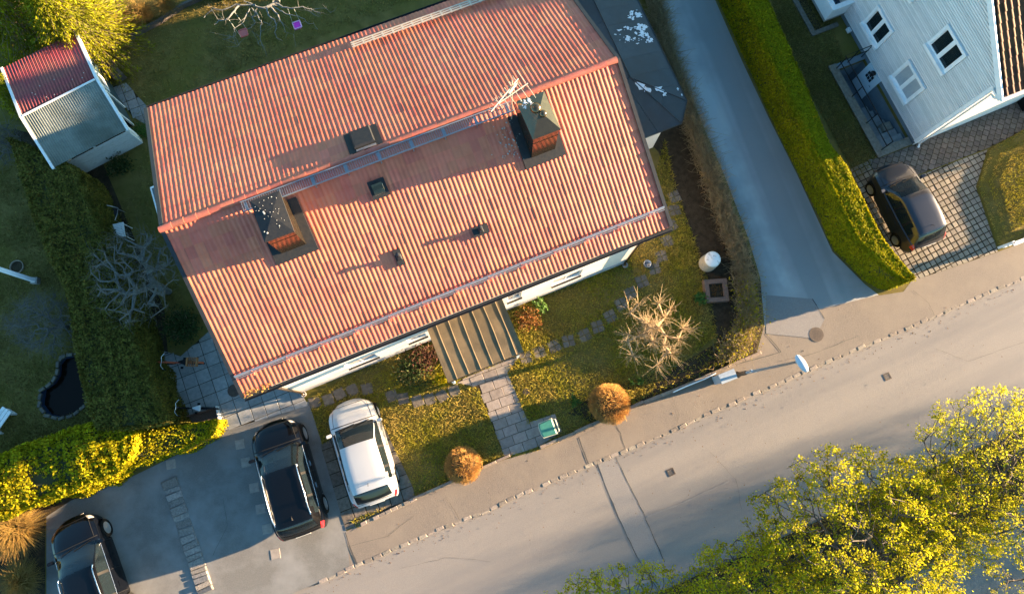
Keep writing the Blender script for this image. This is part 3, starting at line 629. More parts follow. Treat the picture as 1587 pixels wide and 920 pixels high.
# roof hatch, vents
def on_slope(x, y): # frame lying on the roof at (x, y)
    n = y > HW/2; Y = Vector((0, -c_, s_)) if n else Vector((0, c_, s_)); Z = Vector((0, s_, c_)) if n else Vector((0, -s_, c_)); X = Y.cross(Z)
    return Matrix(((X.x, Y.x, Z.x, x), (X.y, Y.y, Z.y, y), (X.z, Y.z, Z.z, rz(y)+.03), (0, 0, 0, 1)))
f = on_slope(6.52, 5.79)
h_ = part('roof_hatch', MB().box(-.54, .54, -.46, .46, -.02, .045, f), M_['flashing'], house)
part('lid', MB().add([tuple(f @ Vector(p)) for p in [(-.32, -.34, .04), (.32, -.34, .04), (.32, .36, .04), (-.32, .36, .04), (-.34, -.36, .17), (.34, -.36, .17), (.34, .38, .15), (-.34, .38, .15), (-.3, -.3, .21), (.3, -.3, .21), (.3, .32, .19), (-.3, .32, .19)]], [(0, 1, 5, 4), (1, 2, 6, 5), (2, 3, 7, 6), (3, 0, 4, 7), (4, 5, 9, 8), (5, 6, 10, 9), (6, 7, 11, 10), (7, 4, 8, 11), (8, 9, 10, 11)]), M_['bitumen' if 0 else 'flashing'], h_)
part('hatch_strip', MB().box(-.33, .31, .39, .45, .045, .09, f), M_['galv'], h_)
f = on_slope(6.40, 4.21)
v_ = part('roof_vent', MB().box(-.27, .27, -.30, .29, -.02, .042, f), M_['flashing'], house)
part('hood', MB().box(-.16, .15, -.02, .16, .042, .22, f).add([tuple(f @ Vector(p)) for p in [(-.17, .17, .24), (.16, .17, .24), (.16, -.17, .14), (-.17, -.17, .14), (-.17, .17, .22), (.16, .17, .22), (.16, -.17, .12), (-.17, -.17, .12)]], [(0, 1, 2, 3), (7, 6, 5, 4), (0, 4, 5, 1), (1, 5, 6, 2), (2, 6, 7, 3), (3, 7, 4, 0)]), M_['brown_metal'], v_)
part('frame', MB().tube([f @ Vector(p) for p in [(-.15, -.16, .11), (.15, -.16, .11), (.16, .12, .2)]], .014, 6), M_['antenna'], v_)
for x, y, a, b in ((8.92, 2.02, .27, .16), (6.19, 2.15, .12, .27)):
    f = on_slope(x, y); v_ = part('pipe_vent', MB().box(-a, a, -b, b, -.02, .048, f), M_['flashing'], house)
    p0 = f @ Vector((0, .02, 0)); part('pipe', MB().lathe([(.055, 0), (.05, .24), (.075, .25), (.07, .31), (.02, .33)], 12, Matrix.Translation(p0)), M_['dark_metal'], v_, smooth=False)
    part('collar', MB().add([tuple(f @ Vector(p)) for p in [(-.09, -.1, .04), (.09, -.1, .04), (.09, .1, .04), (-.09, .1, .04), (-.05, -.05, .15), (.05, -.05, .15), (.05, .06, .12), (-.05, .06, .12)]], [(0, 1, 5, 4), (1, 2, 6, 5), (2, 3, 7, 6), (3, 0, 4, 7), (4, 5, 6, 7)]), M_['dark_metal'], v_)
# snow guards
sg = MB(); z5 = rz(.59)
for dz, dy in ((.13, .0), (.19, .03)): sg.tube([(.05, .59+dy, z5+dz), (HL-.05, .59+dy, z5+dz+.0)], .024, 8)
for yy in (.56,): sg.box(.05, HL-.05, yy-.03, yy-.015, z5+.045, z5+.10)
g_ = part('snow_guard', sg, M_['galv'], house); 
for i in range(13): x = .6+i*1.145; part('bracket', MB().box(x-.025, x+.025, .45, .75, z5-.01, z5+.055).box(x-.01, x+.01, .57, .62, z5+.05, z5+.16), M_['ridge'], g_)

lg = MB(); zz = rz(9.95)
for y, z in ((9.85, .05), (9.95, .02), (10.05, -.01)): lg.box(7.28, HL-.6, y-.022, y+.022, zz+.12+z, zz+.15+z)
for i in range(20): x = 7.35+i*.36; lg.add([(x-.03, 9.82, zz+.155+.05), (x+.03, 9.82, zz+.155+.05), (x+.03, 10.08, zz+.115), (x-.03, 10.08, zz+.115), (x-.03, 9.82, zz+.1+.05), (x+.03, 9.82, zz+.1+.05), (x+.03, 10.08, zz+.06), (x-.03, 10.08, zz+.06)], [(0, 3, 2, 1), (4, 5, 6, 7), (0, 1, 5, 4), (2, 3, 7, 6), (0, 4, 7, 3), (1, 2, 6, 5)])
part('snow_guard', lg, M_['antenna'], house)
# television aerial on its mast
hI = root_mx(house).inverted()
def hp(u, v, z): return hI @ Vector(G(u, v, z))
ae = part('aerial', MB().tube([(11.08, 4.72, 5.75), (11.06, 4.72, 7.0), (11.05, 4.72, 8.25)], .02, 8), M_['antenna'], house)
rods = MB(); A_, B_ = hp(761, 173, 7.95), hp(803, 122, 7.95); rods.tube([A_, B_], .016, 5)
for i in range(9):
    p = A_.lerp(B_, .05+i*.11); d = Vector((B_.y-A_.y, A_.x-B_.x, 0)).normalized()*(.12+.03*(i % 3)); rods.tube([p-d, p+d], .005, 4)
A_, B_ = hp(773, 160, 7.7), hp(818, 129, 7.7); rods.tube([A_, B_], .018, 5)
for i, ln in enumerate((.2, .26, .3, .36, .44, .5)):
    p = A_.lerp(B_, i*.19); q = hp(805, 112, 7.7)-hp(827, 144, 7.7); q.normalize(); rods.tube([p-q*ln, p+q*ln], .0065, 4)
rods.tube([hp(789, 145, 8.2), hp(800, 130, 7.9)], .03, 6); part('rods', rods, M_['antenna'], ae, kind='stuff')
# entrance canopy of felt laid over battens
cx0, cx1, cy0, cy1, cz = 6.10, 8.86, -1.93, .17, 2.6
nx, ny = 260, 14; cv = []; cf = []
bat = [6.42, 6.85, 7.29, 7.73, 8.16, 8.60]
for j in range(ny+1):
    for i in range(nx+1):
        x = cx0+(cx1-cx0)*i/nx; y = cy0+(cy1-cy0)*j/ny; z = cz+.09*(j/ny)
        for q, b in enumerate(bat): z += .019*math.exp(-((x-b-.008*math.sin(y*3+q))/.013)**4)*(1+.12*math.sin(y*4.1+q*1.7))
        z += .0015*math.sin(x*9+y*4)+.03*math.exp(-((x-cx1)/.04)**2); cv.append((x, y, z))
cf = [(j*(nx+1)+i, j*(nx+1)+i+1, (j+1)*(nx+1)+i+1, (j+1)*(nx+1)+i) for j in range(ny) for i in range(nx)]
cp = part('canopy', MB().add(cv, cf), M_['bitumen'], house, smooth=True)
part('canopy_frame', MB().box(cx0, cx1, cy0-.02, cy0+.02, cz-.14, cz-.03).box(cx0, cx0+.04, cy0+.02, cy1, cz-.12, cz-.03).box(cx1-.04, cx1, cy0+.02, cy1, cz-.12, cz-.03).box(cx0+.04, cx1-.04, cy0+.02, cy1, cz-.10, cz-.045), M_['brown_metal'], cp)
for x in (cx0+.1, cx1-.1): part('post', MB().box(x-.045, x+.045, cy0+.1, cy0+.19, 0, cz-.14), M_['white_paint'], cp)
part('entrance_step', MB().box(6.6, 8.4, -1.0, Y0-.05, 0, .17).box(6.8, 8.2, -.6, Y0-.05, .17, .34), M_['concrete'], house)
# flat metal roof over the annex at the gable
EZ, TZ = 2.62, 3.08
part('annex_wall', MB().prism([(14.06, 3.95), (17.0, 3.95), (17.45, 4.5), (17.45, 12.5), (14.06, 12.5)], 0, EZ-.05), M_['white_wall'], house)
def lerp(a, b, t): return tuple(np.array(a)+(np.array(b)-np.array(a))*t)
Q = {'a': (14.02, 3.6, EZ), 'b': (17.38, 3.6, EZ), 'c': (17.93, 4.34, EZ), 'd': (17.93, 13, EZ), 'e': (16.2, 5.75, TZ), 'f': (14.02, 5.75, TZ), 'g': (16.2, 13, TZ), 'h': (14.02, 13, TZ)}
an_ = part('annex_roof', MB().add([Q[k] for k in 'abcd']+[(14.02, 13, EZ)]+[(x, y, EZ-.09) for x, y, z in [Q[k] for k in 'abcd']+[(14.02, 13, EZ)]], [(9, 8, 7, 6, 5), (0, 5, 6, 1), (1, 6, 7, 2), (2, 7, 8, 3), (3, 8, 9, 4)]), M_['dark_metal'], house)
pans = [[Q['a'], lerp(Q['a'], Q['b'], .72), lerp(Q['f'], Q['e'], .86), Q['f']], [lerp(Q['a'], Q['b'], .72), Q['b'], Q['e'], lerp(Q['f'], Q['e'], .86)]]
for t0, t1 in ((0, .4), (.4, .72), (.72, 1)): pans.append([lerp(Q['b'], Q['e'], t0), lerp(Q['c'], Q['e'], t0), lerp(Q['c'], Q['e'], t1), lerp(Q['b'], Q['e'], t1)])
prev = None
for i in range(12):
    ya, yb = 4.34+i*.72, 4.34+(i+1)*.72
    def top(y): return (16.2+max(0, 5.75-y)/(5.75-4.34)*1.73, max(5.75, y) if y > 5.75 else y, TZ-(max(0, 5.75-y)/(5.75-4.34))*(TZ-EZ))
    pans.append([(17.93, ya, EZ), (17.93, yb, EZ), top(yb), top(ya)])
for i in range(6): pans.append([(14.02, 5.75+i*1.2, TZ), (16.2, 5.75+i*1.2, TZ), (16.2, 6.95+i*1.2, TZ), (14.02, 6.95+i*1.2, TZ)])
for p in pans:
    p = [Vector(q) for q in p]; p = [q for i, q in enumerate(p) if (q-p[i-1]).length > 1e-4]
    c = sum(p, Vector())/len(p); q = [c+(v-c)*.992 for v in p]; n = (q[1]-q[0]).cross(q[2]-q[0]).normalized(); n = n if n.z > 0 else -n
    k = len(q); part('roof_panel', MB().add([v+n*(.014+RNG.uniform(0, .006)) for v in q]+[v-n*.01 for v in q], [tuple(range(k)), tuple(range(2*k-1, k-1, -1))]+[(i, k+i, k+(i+1) % k, (i+1) % k) for i in range(k)]), M_['tin_roof'], an_)
sm = MB()
for a, b in ((Q['b'], Q['e']), (Q['c'], Q['e']), (Q['e'], Q['g']), (Q['a'], Q['b']), (Q['c'], Q['d']), (Q['b'], Q['c'])): sm.tube([Vector(a)+Vector((0, 0, .03)), Vector(b)+Vector((0, 0, .03))], .018, 5)
part('standing_seam', sm, M_['tin_roof'], an_)
pl = MB()
def blob(u, v, r, el=1.0, an=0.0, zoff=.028):
    z = 2.75
    for _ in range(8):
        q = hp(u, v, z); t = max(0, min(1, (17.93-q.x)/1.73)); z = EZ+(TZ-EZ)*t
        if q.y < 5.75-1.41*min(1, max(0, (q.x-16.2)/1.73)): z = EZ+(TZ-EZ)*max(0, min(1, (q.y-3.6)/2.15))*1.0
    k = 11; pts = []
    for j in range(k):
        a = 2*math.pi*j/k; rr = r*RNG.uniform(.3, 1.35); x, y = rr*el*math.cos(a), rr*math.sin(a); pts.append((x*math.cos(an)-y*math.sin(an), x*math.sin(an)+y*math.cos(an)))
    V = []
    for x, y in pts:
        X, Y = q.x+x, q.y+y; zz = EZ+(TZ-EZ)*max(0, min(1, (17.93-X)/1.73)); zf = EZ+(TZ-EZ)*max(0, min(1, (Y-3.6)/2.15)); V.append((X, Y, min(zz, zf)+zoff))
    pl.add(V+[(q.x, q.y, float(np.mean([p[2] for p in V])))], [(j, (j+1) % k, k) for j in range(k)])
blob(993, 133, .15, 1.7, R_(-30)); blob(1000, 139, .12, 1.5, R_(-30)); blob(1022, 139, .15, 1.2); blob(1030, 145, .09); blob(1050, 139, .07, .7); blob(1056, 147, .06, .5)
part('peeling_paint', pl, M_['peel'], an_, kind='stuff'); pl = MB()
for _ in range(95):
    v = RNG.choice([24, 44, 55, 62])+RNG.normal(0, 3.5); u = 983+v*.42-RNG.exponential(17)
    if u > 948+(v+0)*.0 and u < 984+(v)*.42 and u > 985-v*.75: blob(u, v, RNG.choice([.02, .035, .06, .09], p=[.45, .3, .17, .08]), RNG.uniform(1, 2), HA*0)
part('peeling_flakes', pl, M_['peel'], an_, kind='stuff')
# glazed hood on the far gable
q = [hp(234, 291, 2.2), hp(244, 287, 2.3), hp(256, 340, 2.3), hp(247, 338, 2.2)]
mb = MB()
for a, b in zip(q, q[1:]+q[:1]): mb.tube([a, b], .035, 6)
mb.tube([q[0], q[0]+Vector((0, 0, -1.9))], .04, 6).tube([q[3], q[3]+Vector((0, 0, -1.9))], .04, 6); h_ = part('gable_hood', mb, M_['white_paint'], house); part('pane', MB().add([tuple(p) for p in q], [(0, 1, 2, 3)]), M_['window_glass'], h_)
# ------------------------------------------------------------------ the white clapboard house
WH = thing('clapboard_house', 'pale clapboard house with white framed windows and a brown tiled roof', 'house', (O2[0], O2[1], 0), A2)
GW, RY, EVZ, SP = 7.8, 3.7, 5.0, .546          # gable width, ridge position, eave height, slope
def gz(y): return EVZ+SP*(y+.47 if y < RY else (2*RY-y)+.47)
WOPS = [(4.05, 5.13, 1.06, 2.10), (1.52, 2.66, .97, 2.07), (1.50, 2.66, 3.34, 4.45), (4.35, 5.5, 3.75, 4.85)]   # y0, y1, z0, z1
cw = MB(); prof = [(0.0, .3), (GW, .3), (GW, gz(GW)-.25), (RY, gz(RY)-.25), (0.0, gz(0)-.25)]
n = len(prof); cw.add([(x, y, z) for x in (.03, 10.0) for y, z in prof], [tuple(range(n)), tuple(range(2*n-1, n-1, -1))]+[(i, n+i, n+(i+1) % n, (i+1) % n) for i in range(n)])
wb = part('wall', cw, M_['grey_wall'], WH)
part('basement_wall', MB().box(.035, 9.98, .035, GW-.03, -1.5, .299), M_['grey_wall'], WH)
part('front_wall', MB().box(-.02, 10.0, -.03, -.002, .28, 4.95), M_['white_wall'], WH); part('front_plinth', MB().box(.02, 10.0, -.035, -.004, -.05, .278), M_['white_wall'], WH)
# horizontal boards on the gable, lapped, broken at the windows
sb = MB(); bh = .098; z = .28
while z < gz(RY)-.3:
    y0, y1 = .0, GW
    if z+bh > gz(0)-.3: y0 = max(0, (z+bh-EVZ+.3)/SP-.47); y1 = min(GW, 2*RY+.47-(z+bh-EVZ+.3)/SP)
    segs = [(y0, y1)]
    for a, b, c, d in WOPS:
        if z+bh > c-.08 and z < d+.08:
            ns = []
            for p, q in segs:
                if b+.1 <= p or a-.1 >= q: ns.append((p, q))
                else:
                    if a-.09 > p: ns.append((p, a-.09))
                    if b+.09 < q: ns.append((b+.09, q))
            segs = ns
    for p, q in segs:
        t = p
        while t < q-.01:
            e = min(q, t+RNG.uniform(2.2, 4.5)); e = q if q-e < .4 else e; r = RNG.random(); k = len(sb.f)
            sb.add([(.028, t, z), (-.026, t, z), (-.020, t, z+bh-.030), (.028, t, z+bh-.028), (.028, e-.003, z), (-.026, e-.003, z), (-.020, e-.003, z+bh-.030), (.028, e-.003, z+bh-.028)], [(0, 1, 2, 3), (7, 6, 5, 4), (1, 5, 6, 2), (0, 4, 5, 1), (2, 6, 7, 3)]); sb.rnd += [r]*(len(sb.f)-k); t = e
    z += bh
part('siding_board', sb.mesh('siding_board'), M_['siding'], WH, kind='stuff')
for q, (a, b, c, d) in enumerate(WOPS):
    fw = .085; wf = MB()
    wf.box(-.075, .03, a-fw, a+.03, c-fw, d+fw).box(-.075, .03, b-.03, b+fw, c-fw, d+fw).box(-.075, .03, a+.03, b-.03, d-.03, d+fw).box(-.17, .03, a-fw-.01, b+fw+.01, c-fw-.02, c+.02).box(-.05, .02, (a+b)/2-.045, (a+b)/2+.045, c+.02, d-.03)
    for ya, yb in ((a+.03, (a+b)/2-.045), ((a+b)/2+.045, b-.03)): wf.box(-.035, .02, ya, ya+.035, c+.02, d-.03).box(-.035, .02, yb-.035, yb, c+.02, d-.03).box(-.035, .02, ya+.035, yb-.035, c+.02, c+.06).box(-.035, .02, ya+.035, yb-.035, d-.065, d-.03)
    w_ = part('window', wf, M_['white_paint'], WH)
    for ya, yb in ((a+.064, (a+b)/2-.079), ((a+b)/2+.079, b-.064)):
        part('pane', MB().box(-.012, -.006, ya, yb, c+.06, d-.064), M_['window_glass'] if q != 1 else M_['curtain'], w_)
        part('blind', MB().box(.021, .026, ya, yb, c+.06+(d-c)*(.0 if q == 1 else .58), d-.066), M_['curtain'], w_)
        part('recess', MB().box(.031, .034, ya, yb, c+.06, d-.064), M_['dark_cloth'], w_)
# roof
wr = MB(); pr = [(-.47, EVZ), (RY, gz(RY)), (GW+.3, gz(GW+.3)), (GW+.3, gz(GW+.3)-.14), (RY, gz(RY)-.16), (-.47, EVZ-.14)]
wr.add([(x, y, z) for x in (-.12, 10.2) for y, z in pr], [tuple(range(6)), tuple(range(11, 5, -1))]+[(i, 6+i, 6+(i+1) % 6, (i+1) % 6) for i in range(6)])
roof2 = part('roof', wr, M_['underlay'], WH); p2 = math.atan(SP); c2, s2 = math.cos(p2), math.sin(p2)
tm2 = tile_mesh('roof_tile', .24, .40, .038, 1, 1.3, .03, 8); ns = 16; ly2 = (RY+.47)/c2/ns
lay_tiles(roof2, tm2, M_['brown_tile'], [((-.06, -.47, EVZ+.02), (1, 0, 0), (0, c2, s2), (0, -s2, c2)), ((10.2, 2*RY+.47, EVZ+.02), (-1, 0, 0), (0, -c2, s2), (0, s2, c2))], 42, ns, .2425, ly2, lambda f, i, j: (f, i, -j))
bb = MB()
for ya, yb in ((-.5, RY), (RY, GW+.3)):
    bb.add([(x, y, gz(y)+dz) for x in (-.20, -.13) for y in (ya, yb) for dz in (.06, -.17)], [(0, 1, 3, 2), (4, 6, 7, 5), (0, 2, 6, 4), (1, 5, 7, 3), (0, 4, 5, 1), (2, 3, 7, 6)])
part('barge_board', bb, M_['white_paint'], WH)
part('gutter', MB().tube([(-.2, -.53, EVZ-.03), (10.2, -.53, EVZ-.03)], .06, 8), M_['white_paint'], WH); part('soffit', MB().box(-.12, 10.1, -.46, -.035, EVZ-.24, EVZ-.16), M_['white_paint'], WH)
part('corner_board', MB().box(-.045, .09, -.06, -.031, .28, 4.8).box(-.05, -.03, -.055, .08, .28, 4.8), M_['white_paint'], WH)
part('downpipe', MB().tube([(-.1, -.5, EVZ-.08), (-.08, -.3, EVZ-.35), (.12, -.11, EVZ-.6), (.12, -.11, .25), (.12, -.22, .1)], .045, 8), M_['white_paint'], WH, smooth=True)
# basement door, its stair well, lamp
dr = part('basement_door', MB().box(-.03, .03, 2.87, 3.76, -1.33, .22), M_['door_white'], WH)
for i in range(2):
    for j in range(3): part('pane', MB().box(-.036, -.031, 3.15+j*.13, 3.26+j*.13, -.36+i*.2, -.19+i*.2), M_['glass_dark'], dr)
part('handle', MB().tube([(-.07, 2.96, -.42), (-.07, 3.06, -.42), (-.03, 3.06, -.42)], .013, 6), M_['chrome'], dr)
part('wall_lamp', MB().lathe([(.02, -.12), (.09, -.1), (.11, .0), (.05, .06)], 14, Matrix.Translation((-.12, 3.3, .24))), M_['black_metal'], WH, smooth=True)
st = tag(link('stairwell', None, loc=(O2[0], O2[1], 0), rotz=A2), kind='structure')
mb = MB().box(-1.56, -1.3, .02, 4.30, -1.5, .10).box(-1.3, .03, 4.06, 4.3, -1.5, .07).box(-1.3, -.06, .02, .30, -1.5, .05).box(-1.3, .03, .3, 4.06, -1.62, -1.40)
part('retaining_wall', mb, M_['grey_wall'], st)
part('coping', MB().box(-1.62, -1.28, 0.0, 4.32, .101, .14).box(-1.28, -.04, .0, .33, .052, .11), M_['slab_mossy'], st)
for i in range(7): part('step', MB().prism([(-1.28, .32+i*.3), (-.02, .32+i*.3), (-.02, .66+i*.3), (-1.28, .64+i*.3)], -1.4, -.2-i*.165, .02), M_['slab_grey'], st)
part('stone', MB().prism([(-.5, 1.0), (-.12, .95), (-.1, 1.3), (-.45, 1.35)], -.7, -.28, .05), M_['kerbstone'], st)
hr = thing('hand_railing', 'black iron railing around the basement stair well of the clapboard house', 'railing', (O2[0], O2[1], 0), A2)
for y in (.25, 1.5, 2.75, 4.1): part('post', MB().tube([(-1.36, y, .1), (-1.36, y, .98)], .02, 6), M_['black_metal'], hr)
for x in (-.75, -.1): part('post', MB().tube([(x, 4.18, .07), (x, 4.18, .98)], .02, 6), M_['black_metal'], hr)
for z in (.98, .55): part('rail', MB().tube([(-1.36, .25, z), (-1.36, 4.18, z), (-.06, 4.18, z)], .022, 6), M_['black_metal'], hr)
# raised porch with a white parapet
bl = part('porch', MB().box(-.98, .02, 6.1, 7.75, .30, .42), M_['concrete'], WH)
part('parapet', MB().box(-.98, -.84, 6.1, 7.75, .422, 1.12).box(-.839, -.03, 6.1, 6.24, .422, 1.12), M_['white_paint'], bl)
part('cap', MB().box(-1.01, -.80, 6.07, 7.8, 1.121, 1.16).box(-.799, -.03, 6.07, 6.27, 1.121, 1.158), M_['white_paint'], bl)
part('rail', MB().tube([(-.72, 7.7, 1.28), (-.72, 6.34, 1.28), (-.04, 6.34, 1.28)], .02, 6).tube([(-.72, 6.34, .42), (-.72, 6.34, 1.28)], .02, 6).tube([(-.72, 7.6, .42), (-.72, 7.6, 1.28)], .02, 6), M_['black_metal'], bl)
part('floor', MB().box(-.838, .0, 6.242, 7.75, .421, .44), M_['pond_liner'], bl)
ed = [w2(-.02, 4.32), w2(-.25, 4.32), w2(-.25, 6.0), w2(-1.35, 6.0), w2(-1.35, 9.5), w2(-1.55, 9.5), w2(-1.55, 5.8), w2(-.45, 5.8)]
for a, b in (((-1.55, 5.8), (-1.35, 9.5)), ((-1.349, 5.8), (-.30, 5.98))):
    o = solo('concrete_edging', MB().box(a[0], b[0], a[1], b[1], -.05, .08), M_['slab_mossy'], 'long concrete edging beside the raised white porch' if a[0] < -1.5 else 'short concrete edging across the end of the white porch', 'edging'); o.location = (O2[0], O2[1], 0); o.rotation_euler = (0, 0, A2)
o = solo('gravel_strip', MB().box(-1.348, -.99, 5.99, 9.4, -.05, .03), M_['soil'], None, None, kind='structure'); o.location = (O2[0], O2[1], 0); o.rotation_euler = (0, 0, A2)
part('vent_pipe', MB().box(-.10, .03, 5.35, 5.55, .02, .16), M_['white_paint'], WH)
# ------------------------------------------------------------------ the shed
a1, a2 = G(196, 201, 2.0)[:2], G(84, 259, 2.0)[:2]; SA = math.atan2(*(a1-a2)[::-1]); SW = float(np.linalg.norm(a1-a2))
sI = (Matrix.Translation((a2[0], a2[1], 0)) @ Matrix.Rotation(SA, 4, 'Z')).inverted()
def sl_(u, v, z): p = sI @ Vector(G(u, v, z)); return (round(p.x, 2), round(p.y, 2))
r1, f1 = sl_(153, 119, 2.5), sl_(118, 50, 2.05); r2, f2 = sl_(42, 176, 2.5), sl_(5, 105, 2.05); RYs = (r1[1]+r2[1])/2; FYs = (f1[1]+f2[1])/2
print('SHED', SW, r1, r2, f1, f2, sl_(222, 222, 0), sl_(124, 273, 0))
SH = thing('garden_shed', 'white boarded shed with a half red, half grey corrugated roof', 'shed', (a2[0], a2[1], 0), SA)
def corr(x0, x1, ya, za, yb, zb, per, amp, name, m):
    nx = int((x1-x0)/per*6); V = []; 
    for y, z in ((ya, za), (yb, zb)):
        for i in range(nx+1): x = x0+(x1-x0)*i/nx; V.append((x, y, z+amp*math.sin(2*math.pi*(x-x0)/per)))
    for y, z in ((ya, za), (yb, zb)):
        for i in range(nx+1): x = x0+(x1-x0)*i/nx; V.append((x, y, z-.02+amp*math.sin(2*math.pi*(x-x0)/per)))
    k = nx+1; return part(name, MB().add(V, [(i, i+1, k+i+1, k+i) for i in range(nx)]+[(2*k+k+i, 2*k+k+i+1, 2*k+i+1, 2*k+i) for i in range(nx)]+[(2*k+i, 2*k+i+1, i+1, i) for i in range(nx)]), m, SH, smooth=True)
corr(.0, SW, .0, 2.0, RYs, 2.5, .085, .016, 'grey_roof', M_['grey_sheet'])
corr(.0, SW, RYs-.02, 2.49, FYs, 2.05, .115, .02, 'red_roof', M_['red_sheet'])
part('ridge_trim', MB().box(0.02, SW-.02, RYs-.06, RYs+.0, 2.505, 2.545), M_['worn_white'], SH)
for x in (-.09, SW+.0):
    bb = MB()
    for (ya, za), (yb, zb) in (((-.05, 1.99), (RYs, 2.5)), ((RYs, 2.5), (FYs+.03, 2.05))):
        bb.add([(xx, y, z+dz) for xx in (x, x+.09) for y, z in ((ya, za), (yb, zb)) for dz in (.04, -.10)], [(0, 1, 3, 2), (4, 6, 7, 5), (0, 2, 6, 4), (1, 5, 7, 3), (0, 4, 5, 1), (2, 3, 7, 6)])
    part('barge_board', bb, M_['worn_white'], SH)
fx0, fy = sl_(124, 273, 0); fx1, fy1 = sl_(222, 222, 0); fy = (fy+fy1)/2
for i in range(11): part('plank', MB().box(fx0, fx1, fy-.02-RNG.uniform(0, .008), fy+.01, .04+i*.103, .04+i*.103+.097), M_['worn_white'], SH)
part('post', MB().box((fx0+fx1)/2-.03, (fx0+fx1)/2+.03, fy+.012, fy+.08, 0, 2.05).box(fx1-.08, fx1, fy+.012, fy+.09, 0, 2.0).box(fx0, fx0+.08, fy+.012, fy+.09, 0, 2.0), M_['worn_white'], SH)
BYs = min(FYs-.25, FYs)
part('side_wall', MB().box(fx0, fx0+.05, fy+.1, BYs, 0, 1.95).box(fx0, fx1, BYs-.05, BYs, 0, 1.95), M_['worn_white'], SH)
sw = part('gable_wall', MB().box(fx1-.05, fx1, fy+.95, BYs-.06, 0, 1.97), M_['teal_board'], SH)
part('corner_board', MB().box(fx1-.04, fx1+.02, fy+.1, fy+.32, 0, 2.0).box(fx1-.04, fx1+.02, fy+.85, fy+.94, 0, 2.15), M_['worn_white'], SH)
part('window_frame', MB().box(fx1+.001, fx1+.04, RYs+.45, RYs+.52, .9, 1.7).box(fx1+.001, fx1+.04, RYs+1.1, RYs+1.17, .9, 1.7).box(fx1+.001, fx1+.05, RYs+.52, RYs+1.1, .9, .97).box(fx1+.001, fx1+.05, RYs+.52, RYs+1.1, 1.63, 1.7).box(fx1+.001, fx1+.06, RYs+.15, RYs+.22, 0.05, 1.9), M_['worn_white'], SH)
part('shed_floor', MB().box(fx0, fx1-.06, fy+.1, BYs-.06, .0, .05), M_['soil'], SH)
dpl = MB()
for _ in range(9): x, y = RNG.uniform(.3, SW-.2), RNG.uniform(RYs+.1, RYs+.9); dpl.lathe([(.022, 0), (.012, .012)], 6, Matrix.Translation((x, y, 2.5-.45*(y-RYs)/(FYs-RYs)+.018)))
part('lichen', dpl, M_['lichen'], SH, kind='stuff')
